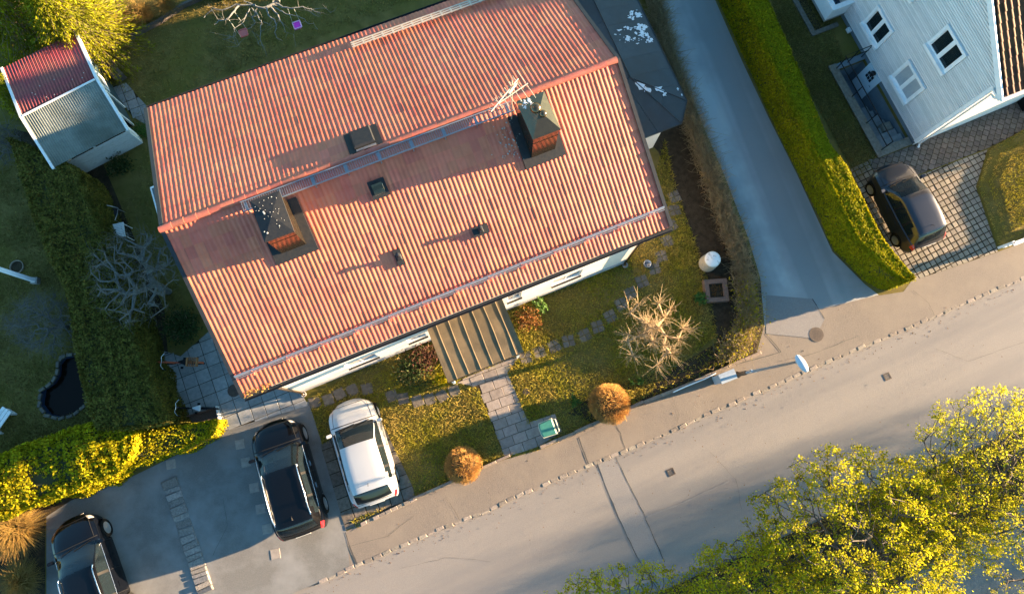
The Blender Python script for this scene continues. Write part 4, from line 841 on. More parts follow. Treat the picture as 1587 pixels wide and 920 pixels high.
# ------------------------------------------------------------------ cars
def pchip(xs, ys):
    xs, ys = np.array(xs, float), np.array(ys, float); h = np.diff(xs); d = np.diff(ys)/h; m = np.zeros(len(xs)); m[0], m[-1] = d[0], d[-1]
    for i in range(1, len(xs)-1): m[i] = 0 if d[i-1]*d[i] <= 0 else 2*d[i-1]*d[i]/(d[i-1]+d[i])
    def f(x):
        x = np.clip(x, xs[0], xs[-1]); i = np.clip(np.searchsorted(xs, x)-1, 0, len(h)-1); t = (x-xs[i])/h[i]
        return (2*t**3-3*t**2+1)*ys[i]+(t**3-2*t**2+t)*h[i]*m[i]+(-2*t**3+3*t**2)*ys[i+1]+(t**3-t**2)*h[i]*m[i+1]
    return f
def car(name, label, loc, head, L, Wd, H, paint, rw=.32, suv=False, rails=False, cowl=.765, back=.13, nose=.72, rimm='alloy', dark_roof=None, group=None):
    t = thing(name, label, 'car', (loc[0], loc[1], .006), head, group)
    w = Wd/2; fW = pchip([0, .015, .05, .12, .3, .6, .82, .92, .97, 1], [.80*w, .86*w, .925*w, .97*w, w, w, .975*w, .90*w, .76*w, .48*w])
    fB = pchip([0, .06, .2, .8, .94, 1], [.40, .28, .23, .22, .22, .30])
    zs0 = .60*H
    fS = pchip([0, .03, .12, .45, cowl, .88, .96, 1], [.56*H, .63*H, .66*H, .635*H, .615*H, .575*H, .50*H, .40*H])
    fR = pchip([0, .02, back*.45, back, .28, .44, .555, .64, cowl, .83, .9, .965, 1], [.60*H, .67*H, .80*H, .955*H, .992*H, H, .968*H, .86*H, .675*H, .65*H, .60*H, .53*H, .42*H])
    fY = pchip([0, .04, back, .3, .55, cowl, .87, .95, 1], [.70*w, .72*w, .70*w, .72*w, .70*w, .80*w, .76*w, .70*w, .5*w])
    wx = (.185, .815); ax = [q*L-L/2 for q in wx]; ra = rw*1.13
    ss = sorted({round(float(q), 4) for q in [*np.linspace(0, .05, 6), *np.linspace(.05, .95, 76), *np.linspace(.95, 1, 7), back, cowl, .285, .305, .475, .495, .575, .70]})
    tt = [('b', .0), ('b', .55), ('b', .93), ('l', 0), ('l', .12), ('l', .25), ('l', .38), ('l', .5), ('l', .62), ('l', .74), ('l', .86), ('s', 0), ('g', 0), ('g', .04), ('g', .3), ('g', .6), ('g', .88), ('r', 0), ('r', .12), ('r', .3), ('r', .55), ('r', .8), ('r', 1)]
    def pt(s, k):
        c, u = tt[k]; Wq, zb, zs, zr, yr = fW(s), fB(s), fS(s), fR(s), fY(s); zr = max(zr, zs+.012); yg = min(.93*Wq, Wq-.05)
        if c == 'b': return (Wq*u, zb)
        if c == 'l': z = zb+.02+(zs-.03-zb-.02)*u; return (Wq*(.955+.045*math.sin(math.pi*min(1, .25+u*.75))-(.012 if .45 < u < .6 else 0)), z)
        if c == 's': return ((Wq+yg)/2+.01, zs)
        if c == 'g': y0, z0, y1, z1 = yg, zs+.008, yr, zr-.035*min(1, (zr-zs)/.1); b = .018*math.sin(math.pi*u)*min(1, (zr-zs)/.3); return (y0+(y1-y0)*u+b, z0+(z1-z0)*u)
        e = 1-u; return (yr*e if u < 1 else 0, zr-.035*min(1, (zr-zs)/.1)*max(0, 1-u*3.2)**1.6+.016*(1-e*e))
    ns, nt = len(ss), len(tt); V = np.zeros((ns, 2*nt-1, 3))
    for i, s in enumerate(ss):
        for k in range(nt):
            y, z = pt(s, k); x = s*L-L/2
            if 3 <= k <= 10:
                for a in ax:
                    dx, dz = x-a, z-rw; r = math.hypot(dx, dz)
                    if abs(r-ra) < .05 and r > 1e-6: x = a+dx/r*ra; z = rw+dz/r*ra
            yy = (y/w)**2; up = max(0., min(1., (z-.42*H)/(.2*H))); x += -.26*yy*max(0., (s-.84)/.16)**1.5-.10*yy*up*max(0., 1-abs(s-.68)/.18)+.10*yy*max(0., (.14-s)/.14)*up
            V[i, k] = (x, y, z); V[i, 2*nt-2-k] = (x, -y, z)
    reg = {}
    def put(n, f): reg.setdefault(n, []).append(f)
    for i in range(ns-1):
        s = (ss[i]+ss[i+1])/2
        for k in range(2*nt-2):
            kk = k if k < nt-1 else 2*nt-3-k; side = 'L' if k < nt-1 else 'R'; c, u = tt[kk]; u2 = tt[kk+1][1] if tt[kk+1][0] == c else 1
            q = [(i, k), (i, k+1), (i+1, k+1), (i+1, k)]; ce = np.mean([V[a] for a in q], 0)
            if kk < 11 and any(math.hypot(ce[0]-a, ce[2]-rw) < ra for a in ax) and kk >= 2: continue
            n = 'body'
            if c == 'g' and .03 < u+.02 and u < .86:
                if back+.03 < s < .285 and not (s < back+.09 and u > .5): n = 'rear_quarter_window'+side
                elif .305 < s < .475: n = 'rear_side_window'+side
                elif (.285 <= s <= .305 or .475 <= s <= .495): n = 'window_pillar'+side
                elif .495 < s < .735 and fR(s)-fS(s) > .10: n = 'front_side_window'+side
            if c == 'r' and kk >= nt-6:
                if .575 < s < cowl-.006: n = 'windscreen'
                elif .028 < s < back-.012: n = 'rear_window'
            if .945 < s < .985 and (c in 'sg' or (c == 'l' and u >= .74)): n = 'headlight'+side
            if s < .05 and ((c == 'l' and u >= .74) or c == 's' or (c == 'g' and u < .25)): n = 'tail_light'+side
            if dark_roof and n == 'body' and c == 'r' and back < s < .6: n = 'roof_panel'
            put(n, q)
    put('body', None); reg['body'] = [f for f in reg['body'] if f]
    gl = {'body': paint, 'headlight': 'lamp_clear', 'tail_light': 'tail_red', 'roof_panel': dark_roof, 'window_pillar': 'plastic'}
    bodyo = None
    for n in sorted(reg, key=lambda n: n != 'body'):
        idx = {}; mb = MB()
        for f in reg[n]:
            g = []
            for a in f:
                if a not in idx: idx[a] = len(mb.v); mb.v.append(tuple(V[a]))
                g.append(idx[a])
            if len({mb.v[j] for j in g}) >= 3: mb.f.append(tuple(g))
        if n == 'body':
            for i0 in (0, ns-1):
                g = []
                for k in range(2*nt-1):
                    a = (i0, k)
                    if a not in idx: idx[a] = len(mb.v); mb.v.append(tuple(V[a]))
                    g.append(idx[a])
                mb.f.append(tuple(g))
        nm = n[:-1] if n[-1] in 'LR' else n
        me = mb.mesh(nm, True); me.set_sharp_from_angle(angle=R_(42))
        bm = bmesh.new(); bm.from_mesh(me); bmesh.ops.recalc_face_normals(bm, faces=bm.faces); bm.to_mesh(me); bm.free()
        if nm not in ('body', 'roof_panel', 'headlight', 'tail_light'):
            for v in me.vertices: v.co -= v.normal*.006 if v.normal.z > -.2 else Vector((0, 0, 0))
        part(nm, me, M_[gl.get(nm, 'car_glass')], t)
    # door and bonnet joints
    gp = MB()
    def line(s0, s1, k, up=.004, steps=10):
        P = []
        for q in np.linspace(s0, s1, steps): y, z = pt(q, k); P.append((q*L-L/2, y, z+up))
        for sg in (1, -1): gp.tube([(x, sg*(y+.002), z) for x, y, z in P], .007, 4)
    line(cowl+.02, .955, 17, .0); P = [( .957*L-L/2, sg*pt(.957, k)[0], pt(.957, k)[1]+.002) for sg, ks_ in ((1, range(17, nt)), (-1, range(nt-2, 16, -1))) for k in ks_]; gp.tube(P, .008, 4)
    P = [((cowl+.012)*L-L/2, sg*pt(cowl+.012, k)[0], pt(cowl+.012, k)[1]+.003) for sg, ks_ in ((1, range(12, nt)), (-1, range(nt-2, 11, -1))) for k in ks_]; gp.tube(P, .014, 4)
    for s in (.29, .485, .72):
        for sg in (1, -1): gp.tube([(s*L-L/2, sg*(pt(s, k)[0]+.001), pt(s, k)[1]) for k in range(4, 12)], .006, 4)
    P = [(.026*L-L/2, sg*pt(.026, k)[0], pt(.026, k)[1]+.003) for sg, ks_ in ((1, range(12, nt)), (-1, range(nt-2, 11, -1))) for k in ks_]; gp.tube(P, .007, 4)
    part('panel_gap', gp, M_['gap'], t, kind='stuff')
    # wheels
    for a in ax:
        for sg in (1, -1):
            yo = sg*(w*.995); R90 = Matrix.Translation((a, yo, rw)) @ Matrix.Rotation(-sg*math.pi/2, 4, 'X')
            ty = part('wheel', MB().lathe([(rw*.62, -.20), (rw*.97, -.19), (rw, -.16), (rw, -.04), (rw*.96, -.005), (rw*.68, .0), (rw*.64, -.02), (rw*.62, -.05)], 28, R90), M_['rubber'], t, smooth=False)
            rm_ = MB().lathe([(rw*.67, -.012), (rw*.60, -.005), (rw*.57, -.05), (.001, -.06)], 28, R90)
            for q in range(5):
                A = R90 @ Matrix.Rotation(2*math.pi*q/5, 4, 'Z'); rm_.add([tuple(A @ Vector(p)) for p in [(.02, -.03, -.01), (rw*.6, -.045, -.012), (rw*.6, .045, -.012), (.02, .03, -.01), (.02, -.03, -.05), (rw*.6, -.045, -.05), (rw*.6, .045, -.05), (.02, .03, -.05)]], [(0, 1, 2, 3), (0, 4, 5, 1), (2, 6, 7, 3), (1, 5, 6, 2)])
            rm_.lathe([(.06, -.05), (.055, -.003), (.001, -.0)], 12, R90); part('rim', rm_, M_[rimm], ty)
    al = MB()
    for a in ax:
        for sg in (1, -1):
            k = 14; Vv = []; Fv = []
            for j in range(k+1):
                th = math.pi*(j/k); x, z = a+ra*1.0*math.cos(th), rw+ra*1.0*math.sin(th); Vv += [(x, sg*w*.985, z), (x, sg*(w-.34), z)]
            Fv = [(2*j, 2*j+1, 2*j+3, 2*j+2) for j in range(k)]; al.add(Vv, Fv)
    part('wheel_arch', al, M_['plastic'], t); 
    # inside
    it = MB().box(-.30*L, cowl*L-L/2-.05, -w*.8, w*.8, .25, .34)
    part('cabin_floor', it, M_['interior'], t)
    part('dashboard', MB().add([(x*L-L/2, y, z) for x in (cowl-.10, cowl-.01) for y in (-w*.72, w*.72) for z in (.42*H, (.60 if x < cowl-.05 else .615)*H)], [(0, 1, 3, 2), (4, 6, 7, 5), (0, 4, 5, 1), (2, 3, 7, 6), (1, 5, 7, 3)]), M_['interior'], t)
    M0 = Matrix.Translation(((cowl-.125)*L-L/2, w*.40, .60*H)) @ Matrix.Rotation(R_(-65), 4, 'Y'); part('steering_wheel', MB().tube([tuple(M0 @ Vector((.18*math.cos(q), .18*math.sin(q), 0))) for q in np.linspace(0, 2*math.pi, 17)], .016, 5), M_['plastic'], t)
    for sx in (.50, .24):
        for sg in (1, -1):
            x = sx*L-L/2; sb_ = MB().prism([(x-.22, sg*w*.40-.24), (x+.27, sg*w*.40-.23), (x+.27, sg*w*.40+.23), (x-.22, sg*w*.40+.24)], .34, .40*H, .04); sb_.add([(x-.20+dx+(z-.40*H)*-.35, sg*w*.40+dy, z) for z in (.40*H, .74*H) for dx, dy in ((-.07, -.22), (.07, -.22), (.07, .22), (-.07, .22))], [(4, 5, 6, 7), (0, 1, 5, 4), (1, 2, 6, 5), (2, 3, 7, 6), (3, 0, 4, 7)])
            sb_.box(x-.46, x-.35, sg*w*.40-.12, sg*w*.40+.12, .755*H, .86*H); part('seat', sb_, M_['interior'], t)
    # mirrors, handles, wipers, aerial, plates, rails
    for sg in (1, -1):
        s = cowl-.045; y, z = pt(s, 12); x = s*L-L/2; mb = MB(); a = []
        for (dx, dy, dz) in ((-.05, .02, .04), (.07, .03, .05), (.06, .20, .07), (-.05, .21, .06)): a.append((x+dx, sg*(y+dy), z+dz))
        mb.add([(p[0], p[1], p[2]-.03) for p in a]+[(p[0]*.999, p[1], p[2]+.11) for p in a], [(0, 1, 2, 3), (4, 7, 6, 5), (0, 4, 5, 1), (1, 5, 6, 2), (2, 6, 7, 3), (3, 7, 4, 0)])
        me = mb.mesh('mirror'); bm = bmesh.new(); bm.from_mesh(me); bmesh.ops.recalc_face_normals(bm, faces=bm.faces); bmesh.ops.bevel(bm, geom=list(bm.edges), offset=.02, segments=2, affect='EDGES'); bm.to_mesh(me); bm.free(); part('mirror', me, M_[paint], t)
        for s in (.36, .55):
            y, z = pt(s, 9); x = s*L-L/2; part('door_handle', MB().box(x-.09, x+.09, sg*(y+.004)-.012, sg*(y+.004)+.012, z-.012, z+.014), M_[paint if paint != 'paint_black' else 'chrome'], t)
        if rails: part('roof_rail', MB().tube([(q*L-L/2, sg*(fY(q)*.99), fR(q)+(.045 if .17 < q < .56 else -.02)) for q in (.145, .17, .22, .30, .40, .50, .545, .57)], .02, 8), M_['chrome'], t, smooth=True)
        if suv or rails: part('window_trim', MB().tube([(q*L-L/2, sg*(pt(q, 12)[0]+.004), pt(q, 12)[1]+.004) for q in np.linspace(back+.05, cowl-.02, 16)], .012, 5), M_['chrome'], t, smooth=True)
    wp = MB()
    for y0, y1 in ((.06, .52), (-.42, .02)): 
        s0, s1 = cowl-.004, cowl-.03; wp.tube([(s0*L-L/2, y0*w*1.3-.1, pt(s0, 22)[1]-.0), (s1*L-L/2, y1*w*1.3, pt(s1, 21)[1]+.02)], .012, 4)
    part('wiper', wp, M_['plastic'], t)
    s = back+.05; x = s*L-L/2; z = fR(s)+.01; part('aerial', MB().add([(x-.09, -.03, z-.01), (x-.09, .03, z-.01), (x+.10, 0, z-.005), (x-.08, 0, z+.065)], [(0, 1, 2), (0, 2, 3), (2, 1, 3), (1, 0, 3)]) if suv else MB().tube([(x, 0, z-.01), (x-.10, 0, z+.12)], .009, 5), M_['plastic'], t)
    part('number_plate', MB().box(-L/2-.012, -L/2-.001, -.26, .26, .50*H, .50*H+.11), M_['plate'], t); part('number_plate', MB().box(L/2+.001, L/2+.012, -.26, .26, .36, .47), M_['plate'], t)
    part('front_grille', MB().box(L/2-.012, L/2+.0005, -.42*w, .42*w, .34*H, .39*H), M_['plastic'], t)
    return t
def cpos(a, b, za=.6, zb=.9):
    p, q = G(*a, za)[:2], G(*b, zb)[:2]; d = p-q; return (p+q)/2, math.atan2(d[1], d[0]), float(np.linalg.norm(d))
c, h, l = cpos((424, 652), (470, 829)); print('SUV', l)
car('parked_car', 'glossy black estate car parked on the shaded drive beside the white car', c, h, l, 1.80, 1.62, 'paint_black', rw=.35, suv=True, rails=True, back=.12)
c, h, l = cpos((540, 620), (584, 779)); print('WHITE', l)
car('parked_car', 'white hatchback parked on mossy slabs beside the lawn', c, h, l, 1.76, 1.46, 'paint_white', rw=.32, back=.15, rimm='alloy')
c, h, l = cpos((1373, 262), (1437, 375), .55, .8); print('GREY', l)
car('parked_car', 'dark grey small hatchback on the paved drive by the green hedge', c, h, max(l, 3.5), 1.64, 1.50, 'paint_grey', rw=.29, back=.14)
c, h, l = cpos((114, 806), (166, 985)); print('LOW', l)
car('parked_car', 'dark car with chrome roof rails at the lower left corner, cut by the frame', c, h, 4.3, 1.70, 1.50, 'paint_dark', rw=.33, suv=True, rails=True, back=.12)
# ------------------------------------------------------------------ vegetation
def vnoise(p, f, seed=0):
    """cheap smooth noise in -1..1"""
    p = np.asarray(p)*f; r = np.zeros(len(p))
    for k in range(5):
        g = np.random.default_rng(seed*17+k); a = g.normal(size=p.shape[1])*(1+.5*k); b = g.uniform(0, 6.28); r += np.sin(p @ a+b)/(1+.35*k)
    return r/2.6
def resample(pts, n):
    P = np.array(pts, float); d = np.r_[0, np.cumsum(np.linalg.norm(np.diff(P, axis=0), axis=1))]; t = np.linspace(0, d[-1], n); return np.stack([np.interp(t, d, P[:, k]) for k in range(P.shape[1])], 1)
def hedge(name, label, cat, Lp, Rp, h, leaf, dens, size, core='hedge_core', rough=.09, depth=.12, asp=.6, taper=.06, inner=None):
    """a clipped hedge between two edge lines on the ground"""
    n = 60; A = resample(Lp, n)[:, :2]; B = resample(Rp, n)[:, :2]; Ln = np.linalg.norm(np.diff((A+B)/2, axis=0), axis=1).sum(); Wm = np.linalg.norm(A-B, axis=1).mean()
    base = (A[0]+B[0])/2; t = thing(name, label, cat, (base[0], base[1], 0))
    mb = MB(); m = MB()
    sec = []
    for i in range(n):
        a, b = A[i], B[i]; e = .10 if 0 < i < n-1 else .12; q = [(*(a+(b-a)*.06), 0), (*(a+(b-a)*(.08+taper)), h-.16), (*(a+(b-a)*(.92-taper)), h-.16), (*(a+(b-a)*.94), 0)]
        if i in (0, n-1):
            o = (A[1]+B[1])/2-(A[0]+B[0])/2 if i == 0 else (A[-2]+B[-2])/2-(A[-1]+B[-1])/2; o = o/np.linalg.norm(o)*.1; q = [(x+o[0], y+o[1], z) for x, y, z in q]
        sec += q
    mb.add(sec, [(i*4+k, (i+1)*4+k, (i+1)*4+k+1, i*4+k+1) for i in range(n-1) for k in range(3)]+[(0, 1, 2, 3), ((n-1)*4+3, (n-1)*4+2, (n-1)*4+1, (n-1)*4)])
    part('branches', mb, M_[core], t, world=t)
    P, N = [], []
    def at(u): i = np.clip(u*(n-1), 0, n-1.001); k = i.astype(int); f = (i-k)[:, None]; return A[k]*(1-f)+A[k+1]*f, B[k]*(1-f)+B[k+1]*f
    k = int(Ln*Wm*dens); u = RNG.random(k); s = RNG.random(k); a, b = at(u); xy = a+(b-a)*s[:, None]
    ed = np.minimum(s, 1-s)*Wm; en = np.minimum(u, 1-u)*Ln; rd = np.minimum(ed, en); nz = vnoise(np.c_[xy, xy[:, :1]*0], 2.3, 3)*rough+vnoise(np.c_[xy, xy[:, :1]*0], 6.1, 4)*rough*.6
    z = h+nz-.14*np.exp(-(rd/.13)**2)-RNG.random(k)**2*depth*2; P.append(np.c_[xy, z]); nn = RNG.normal(0, .55, (k, 3))+[0, 0, 1]; N.append(nn)
    for side in (0, 1):
        k = int(Ln*h*dens*.75); u = RNG.random(k); zz = RNG.random(k)*h; a, b = at(u); d = (b-a)/np.linalg.norm(b-a, axis=1, keepdims=True); q = (a if side == 0 else b); sg = -1 if side == 0 else 1
        off = vnoise(np.c_[q, zz], 2.0, 5+side)*rough*1.2-RNG.random(k)**2*depth-taper*Wm*(zz/h); xy = q+d*(sg*off)[:, None]; P.append(np.c_[xy, zz]); N.append(np.c_[d*sg, np.full(k, .35)]+RNG.normal(0, .5, (k, 3)))
    for en_ in (0, 1):
        k = int(Wm*h*dens*.8); s = RNG.random(k); zz = RNG.random(k)*h; a, b = (A[0], B[0]) if en_ == 0 else (A[-1], B[-1]); o = ((A[0]+B[0])-(A[1]+B[1])) if en_ == 0 else ((A[-1]+B[-1])-(A[-2]+B[-2])); o = o/np.linalg.norm(o)
        xy = a+(b-a)*s[:, None]+o*(RNG.normal(0, .05, k)-.22*(2*np.abs(s-.5))**3)[:, None]; P.append(np.c_[xy, zz]); N.append(np.c_[np.tile(o, (k, 1)), np.full(k, .3)]+RNG.normal(0, .5, (k, 3)))
    P = np.concatenate(P); N = np.concatenate(N); V, F = quads(P-[base[0], base[1], 0], N, size, asp)
    part('foliage', npmesh('foliage', V, F, np.repeat(RNG.random(len(F)), 1)), M_[leaf], t, kind='stuff'); return t
def Z3(px, z): return [G(u, v, z) for u, v in px]
hedge('clipped_hedge', 'tall green clipped hedge between the side road and the paved drive', 'hedge', PL([(1092, -40), (1112, 0), (1155, 95), (1194, 182), (1238, 272), (1291, 386), (1338, 434), (1364, 449)]), [p[:2] for p in Z3([(1176, -40), (1192, 0), (1240, 106), (1288, 222), (1318, 262), (1348, 325), (1374, 374), (1396, 400), (1422, 430)], 1.7)], 1.75, 'hedge_green', 1700, .040, rough=.03, depth=.07)
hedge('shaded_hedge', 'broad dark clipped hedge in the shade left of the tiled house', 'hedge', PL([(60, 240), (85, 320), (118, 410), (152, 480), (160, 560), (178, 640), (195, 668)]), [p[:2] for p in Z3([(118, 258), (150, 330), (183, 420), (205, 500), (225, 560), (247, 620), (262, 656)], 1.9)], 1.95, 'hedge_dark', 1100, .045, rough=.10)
hedge('golden_hedge', 'bright yellow leaved hedge in full sun above the parked car at the lower left', 'hedge', PL([(-70, 842), (0, 812), (60, 792), (120, 770), (190, 745), (236, 716)]), [p[:2] for p in Z3([(-90, 738), (0, 700), (55, 680), (110, 660), (165, 648), (214, 662)], 1.65)], 1.75, 'leaf_yellow', 800, .055, rough=.17, depth=.2)
hedge('box_hedge', 'short small leaved hedge between the golden hedge and the patio', 'hedge', PL([(228, 724), (262, 710), (300, 700), (345, 676)]), [p[:2] for p in Z3([(214, 670), (250, 660), (290, 656), (334, 648)], 1.25)], 1.35, 'leaf_yellow', 700, .042, rough=.06, depth=.2)
# trees: a skeleton that grows towards points spread through the crown
def skeleton(base, fork, pts, bias=.45, wob=.10, hang=0.0):
    P = [np.array(base, float)]; par = [-1]; plen = [0.0]
    k = max(2, int(np.linalg.norm(np.array(fork)-P[0])/.35))
    for i in range(1, k+1): P.append(np.array(base)+(np.array(fork)-np.array(base))*i/k+RNG.normal(0, .02, 3)*(i < k)); par.append(len(P)-2); plen.append(plen[-1]+.35)
    pts = np.asarray(pts); o = np.argsort(np.linalg.norm(pts-np.array(fork), axis=1)); s0 = k-1
    for q in pts[o]:
        A = np.array(P[s0:]); d = np.linalg.norm(A-q, axis=1); j = int(np.argmin(d+bias*np.array(plen[s0:])))+s0; L = np.linalg.norm(q-P[j])
        if L < .05: continue
        n = max(1, int(L/.32)); cur = j; side = RNG.normal(0, wob, 3)*L
        for i in range(1, n+1):
            t = i/n; p = P[j]+(q-P[j])*t+side*math.sin(math.pi*t)+RNG.normal(0, wob*.12, 3)*(i < n); P.append(p); par.append(cur); plen.append(plen[cur]+L/n); cur = len(P)-1
    return np.array(P), np.array(par)
def tubes_np(A, B, ra, rb, k):
    """many tapered sticks at once"""
    n = len(A); D = B-A; D /= np.maximum(1e-9, np.linalg.norm(D, axis=1, keepdims=True)); up = np.where(np.abs(D[:, 2:]) < .9, [[0, 0, 1.]], [[1., 0, 0]]); X = np.cross(D, up); X /= np.linalg.norm(X, axis=1, keepdims=True); Y = np.cross(D, X)
    V = np.empty((n, 2*k, 3)); 
    for j in range(k):
        a = 2*math.pi*j/k; o = X*math.cos(a)+Y*math.sin(a); V[:, j] = A+o*ra[:, None]; V[:, k+j] = B+o*rb[:, None]
    f = np.array([[j, (j+1) % k, k+(j+1) % k, k+j] for j in range(k)]); F = (f[None]+(np.arange(n)*2*k)[:, None, None]).reshape(-1, 4); return V.reshape(-1, 3), F
def grow(t, P, par, r0, rmin, barkm, twigm, expo=.42, thick=.035, tname='trunk', bname='branches'):
    n = len(P); cnt = np.zeros(n); child = np.bincount(par[1:], minlength=n); cnt[child == 0] = 1
    for i in range(n-1, 0, -1): cnt[par[i]] += cnt[i]
    r = np.maximum(rmin, r0*(cnt/cnt[0])**expo); base = np.array(t.location); A, B = P[par[1:]]-base, P[1:]-base; ra, rb = r[par[1:]], r[1:]; ra = np.minimum(ra, rb*1.6+.004); big = rb > thick
    if big.any(): V, F = tubes_np(A[big], B[big], ra[big], rb[big], 7); part(tname, npmesh(tname, V, F, smooth=True), M_[barkm], t, kind='stuff')
    V, F = tubes_np(A[~big], B[~big], ra[~big], rb[~big], 4); part(bname, npmesh(bname, V, F, RNG.random(len(F))), M_[twigm], t, kind='stuff')
    return cnt
def ell(n, c, r, shell=.5, zlo=-1):
    d = RNG.normal(size=(n*3, 3)); d /= np.linalg.norm(d, axis=1, keepdims=True); d = d[d[:, 2] > zlo][:n]; rad = RNG.random(len(d))**shell; return np.array(c)+d*rad[:, None]*np.array(r)
def leafy(name, label, base, fork, ctr, rad, npts, leafm, per, size, clus, r0=.12, bark='bark', keep=.9, shell=.42, group=None, gaps=.15, seed=0, up=.45):
    t = thing(name, label, 'tree', tuple(base), 0, group); pts = ell(npts, ctr, rad, shell, -.75)
    ok = vnoise(pts, .9, 40+seed) > -1+gaps*2; pts = pts[ok]
    P, par = skeleton(base, fork, pts, .4, .1); cnt = grow(t, P, par, r0, .006, bark, bark, thick=.02)
    d = np.linalg.norm((P-np.array(ctr))/np.array(rad), axis=1); tips = P[(cnt <= 2) & (d > .25) & (RNG.random(len(P)) < keep)]
    C = np.repeat(tips, per, axis=0)+RNG.normal(0, clus, (len(tips)*per, 3)); N = RNG.normal(0, .8, C.shape)+[.35, .1, up]
    V, F = quads(C-np.array(t.location), N, size, .62); rn = np.repeat(RNG.random(len(tips)), per)*.7+RNG.random(len(F))*.3
    part('crown', npmesh('crown', V, F, rn), M_[leafm], t, kind='stuff'); return t
GR = 'spring trees beside the road'
def gz0(u, v, z): return tuple(G(u, v, z))
leafy('spring_tree', 'largest yellow green spring tree leaning over the road at the lower right', gz0(1262, 862, -.03), gz0(1290, 866, 2.0), gz0(1326, 842, 4.8), (3.2, 2.9, 2.3), 950, 'leaf_spring', 46, .037, .085, seed=1, group=GR)
leafy('spring_tree', 'thin spring tree on the right edge with scattered pale leaves', gz0(1462, 790, -.03), gz0(1480, 782, 2.2), gz0(1545, 728, 5.0), (2.6, 2.5, 1.9), 700, 'leaf_spring_pale', 30, .034, .08, seed=2, group=GR, gaps=.2, r0=.09)
leafy('spring_tree', 'low spring tree whose sparse tips reach up at the bottom edge of the picture', gz0(985, 960, -.03), gz0(990, 966, 1.5), gz0(1000, 950, 3.6), (3.3, 1.5, 1.5), 560, 'leaf_spring', 30, .036, .08, seed=3, group=GR, gaps=.2, r0=.07)
leafy('spring_tree', 'smaller spring tree filling the corner between the largest tree and the bottom edge', gz0(1150, 925, -.03), gz0(1158, 930, 1.5), gz0(1175, 915, 4.2), (2.3, 1.7, 1.7), 520, 'leaf_spring', 34, .036, .085, seed=4, group=GR, r0=.07)
leafy('spring_tree', 'spring tree at the right edge behind the thin one, over the dark car park', gz0(1560, 800, -.03), gz0(1575, 795, 1.8), gz0(1640, 742, 4.4), (1.9, 2.6, 1.8), 460, 'leaf_spring_pale', 32, .034, .08, seed=5, group=GR, gaps=.2, r0=.08)
for x, y, h, lb in ((58, 8.2, 6.6, 'nearest'), (64, 10.6, 7.0, 'middle'), (72, 10.2, 7.4, 'farthest')):
    leafy('spring_tree', lb+' of three unseen spring trees placed beyond the right edge to shade the road', (x, y, -.03), (x, y, 2.6), (x, y, h), (3.8, 3.6, 2.3), 300, 'leaf_spring_pale', 7, .12, .25, seed=int(x), group=GR, r0=.12)  # unseen trees, placed and thinned out to throw soft shade on the road
leafy('spring_tree', 'spring tree at the very corner of the picture over the dark car park', gz0(1600, 960, -.03), gz0(1612, 965, 1.8), gz0(1640, 975, 4.2), (2.6, 2.6, 1.8), 420, 'leaf_spring_pale', 24, .034, .08, seed=9, group=GR, gaps=.2, r0=.08)
herb('unseen_shrub', 'unseen evergreen shrubs added beyond the right edge to shade the yard', G(1780, 130), 1.6, 2.2, 5000, 'leaf_dark', .10, 'shrub') if 0 else None
leafy('spring_tree', 'middling spring tree between the largest one and the thin one on the right', gz0(1400, 800, -.03), gz0(1412, 800, 1.8), gz0(1452, 795, 4.2), (2.2, 2.0, 1.7), 480, 'leaf_spring', 40, .036, .085, seed=11, group=GR, r0=.08, gaps=.2)
# conifer at the top left corner: drooping sprays
def conifer(label, base, h, rad, n, leafm, per, size):
    t = thing('conifer', label, 'tree', tuple(base), 0); b = np.array(base)
    part('trunk', MB().tube([(0, 0, 0), (0, 0, h*.9)], [.14, .02], 8), M_['bark'], t); zz = RNG.random(n)**.8*h*.95; an = RNG.uniform(0, 6.283, n); rr = rad*(1-(zz/h)**1.3)*RNG.uniform(.55, 1.08, n)+.1
    tip = np.c_[rr*np.cos(an), rr*np.sin(an), zz]; mid = tip*[.45, .45, 1]+[0, 0, .22]; root = np.c_[np.zeros(n), np.zeros(n), np.minimum(zz+.25, h*.95)]
    V1, F1 = tubes_np(root, mid, np.full(n, .018), np.full(n, .012), 4); V2, F2 = tubes_np(mid, tip, np.full(n, .012), np.full(n, .005), 4); part('branches', npmesh('branches', np.r_[V1, V2], np.r_[F1, F2+len(V1)]), M_['twig_brown'], t, kind='stuff')
    u = RNG.random((n, per))**.6; C = mid[:, None]+(tip-mid)[:, None]*u[..., None]+RNG.normal(0, .075, (n, per, 3)); D = np.repeat((tip-mid)[:, None], per, 1)+RNG.normal(0, .35, (n, per, 3)); C = C.reshape(-1, 3); D = D.reshape(-1, 3); D /= np.linalg.norm(D, axis=1, keepdims=True)
    N = RNG.normal(0, .7, C.shape)+[.3, 0, .6]; Bx = np.cross(N, D); Bx /= np.linalg.norm(Bx, axis=1, keepdims=True); s = size*RNG.uniform(.6, 1.4, (len(C), 1)); V = np.stack([C-D*s, C-Bx*s*.28, C+D*s, C+Bx*s*.28], 1).reshape(-1, 3)
    part('foliage', npmesh('foliage', V, np.arange(len(V)).reshape(-1, 4), RNG.random(len(C))), M_[leafm], t, kind='stuff'); return t
conifer('broad sunlit yellow green conifer in the top left corner behind the shed', gz0(150, 72, 0), 4.2, 2.3, 900, 'leaf_conifer', 34, .06)
conifer('second sunlit conifer cut off by the top left corner of the picture', gz0(62, 60, 0), 4.6, 2.2, 800, 'leaf_conifer', 34, .06)
conifer('low sunlit conifer at the left edge beside the corner of the shed', gz0(58, 168, 0), 2.3, 1.0, 300, 'leaf_conifer', 30, .05)
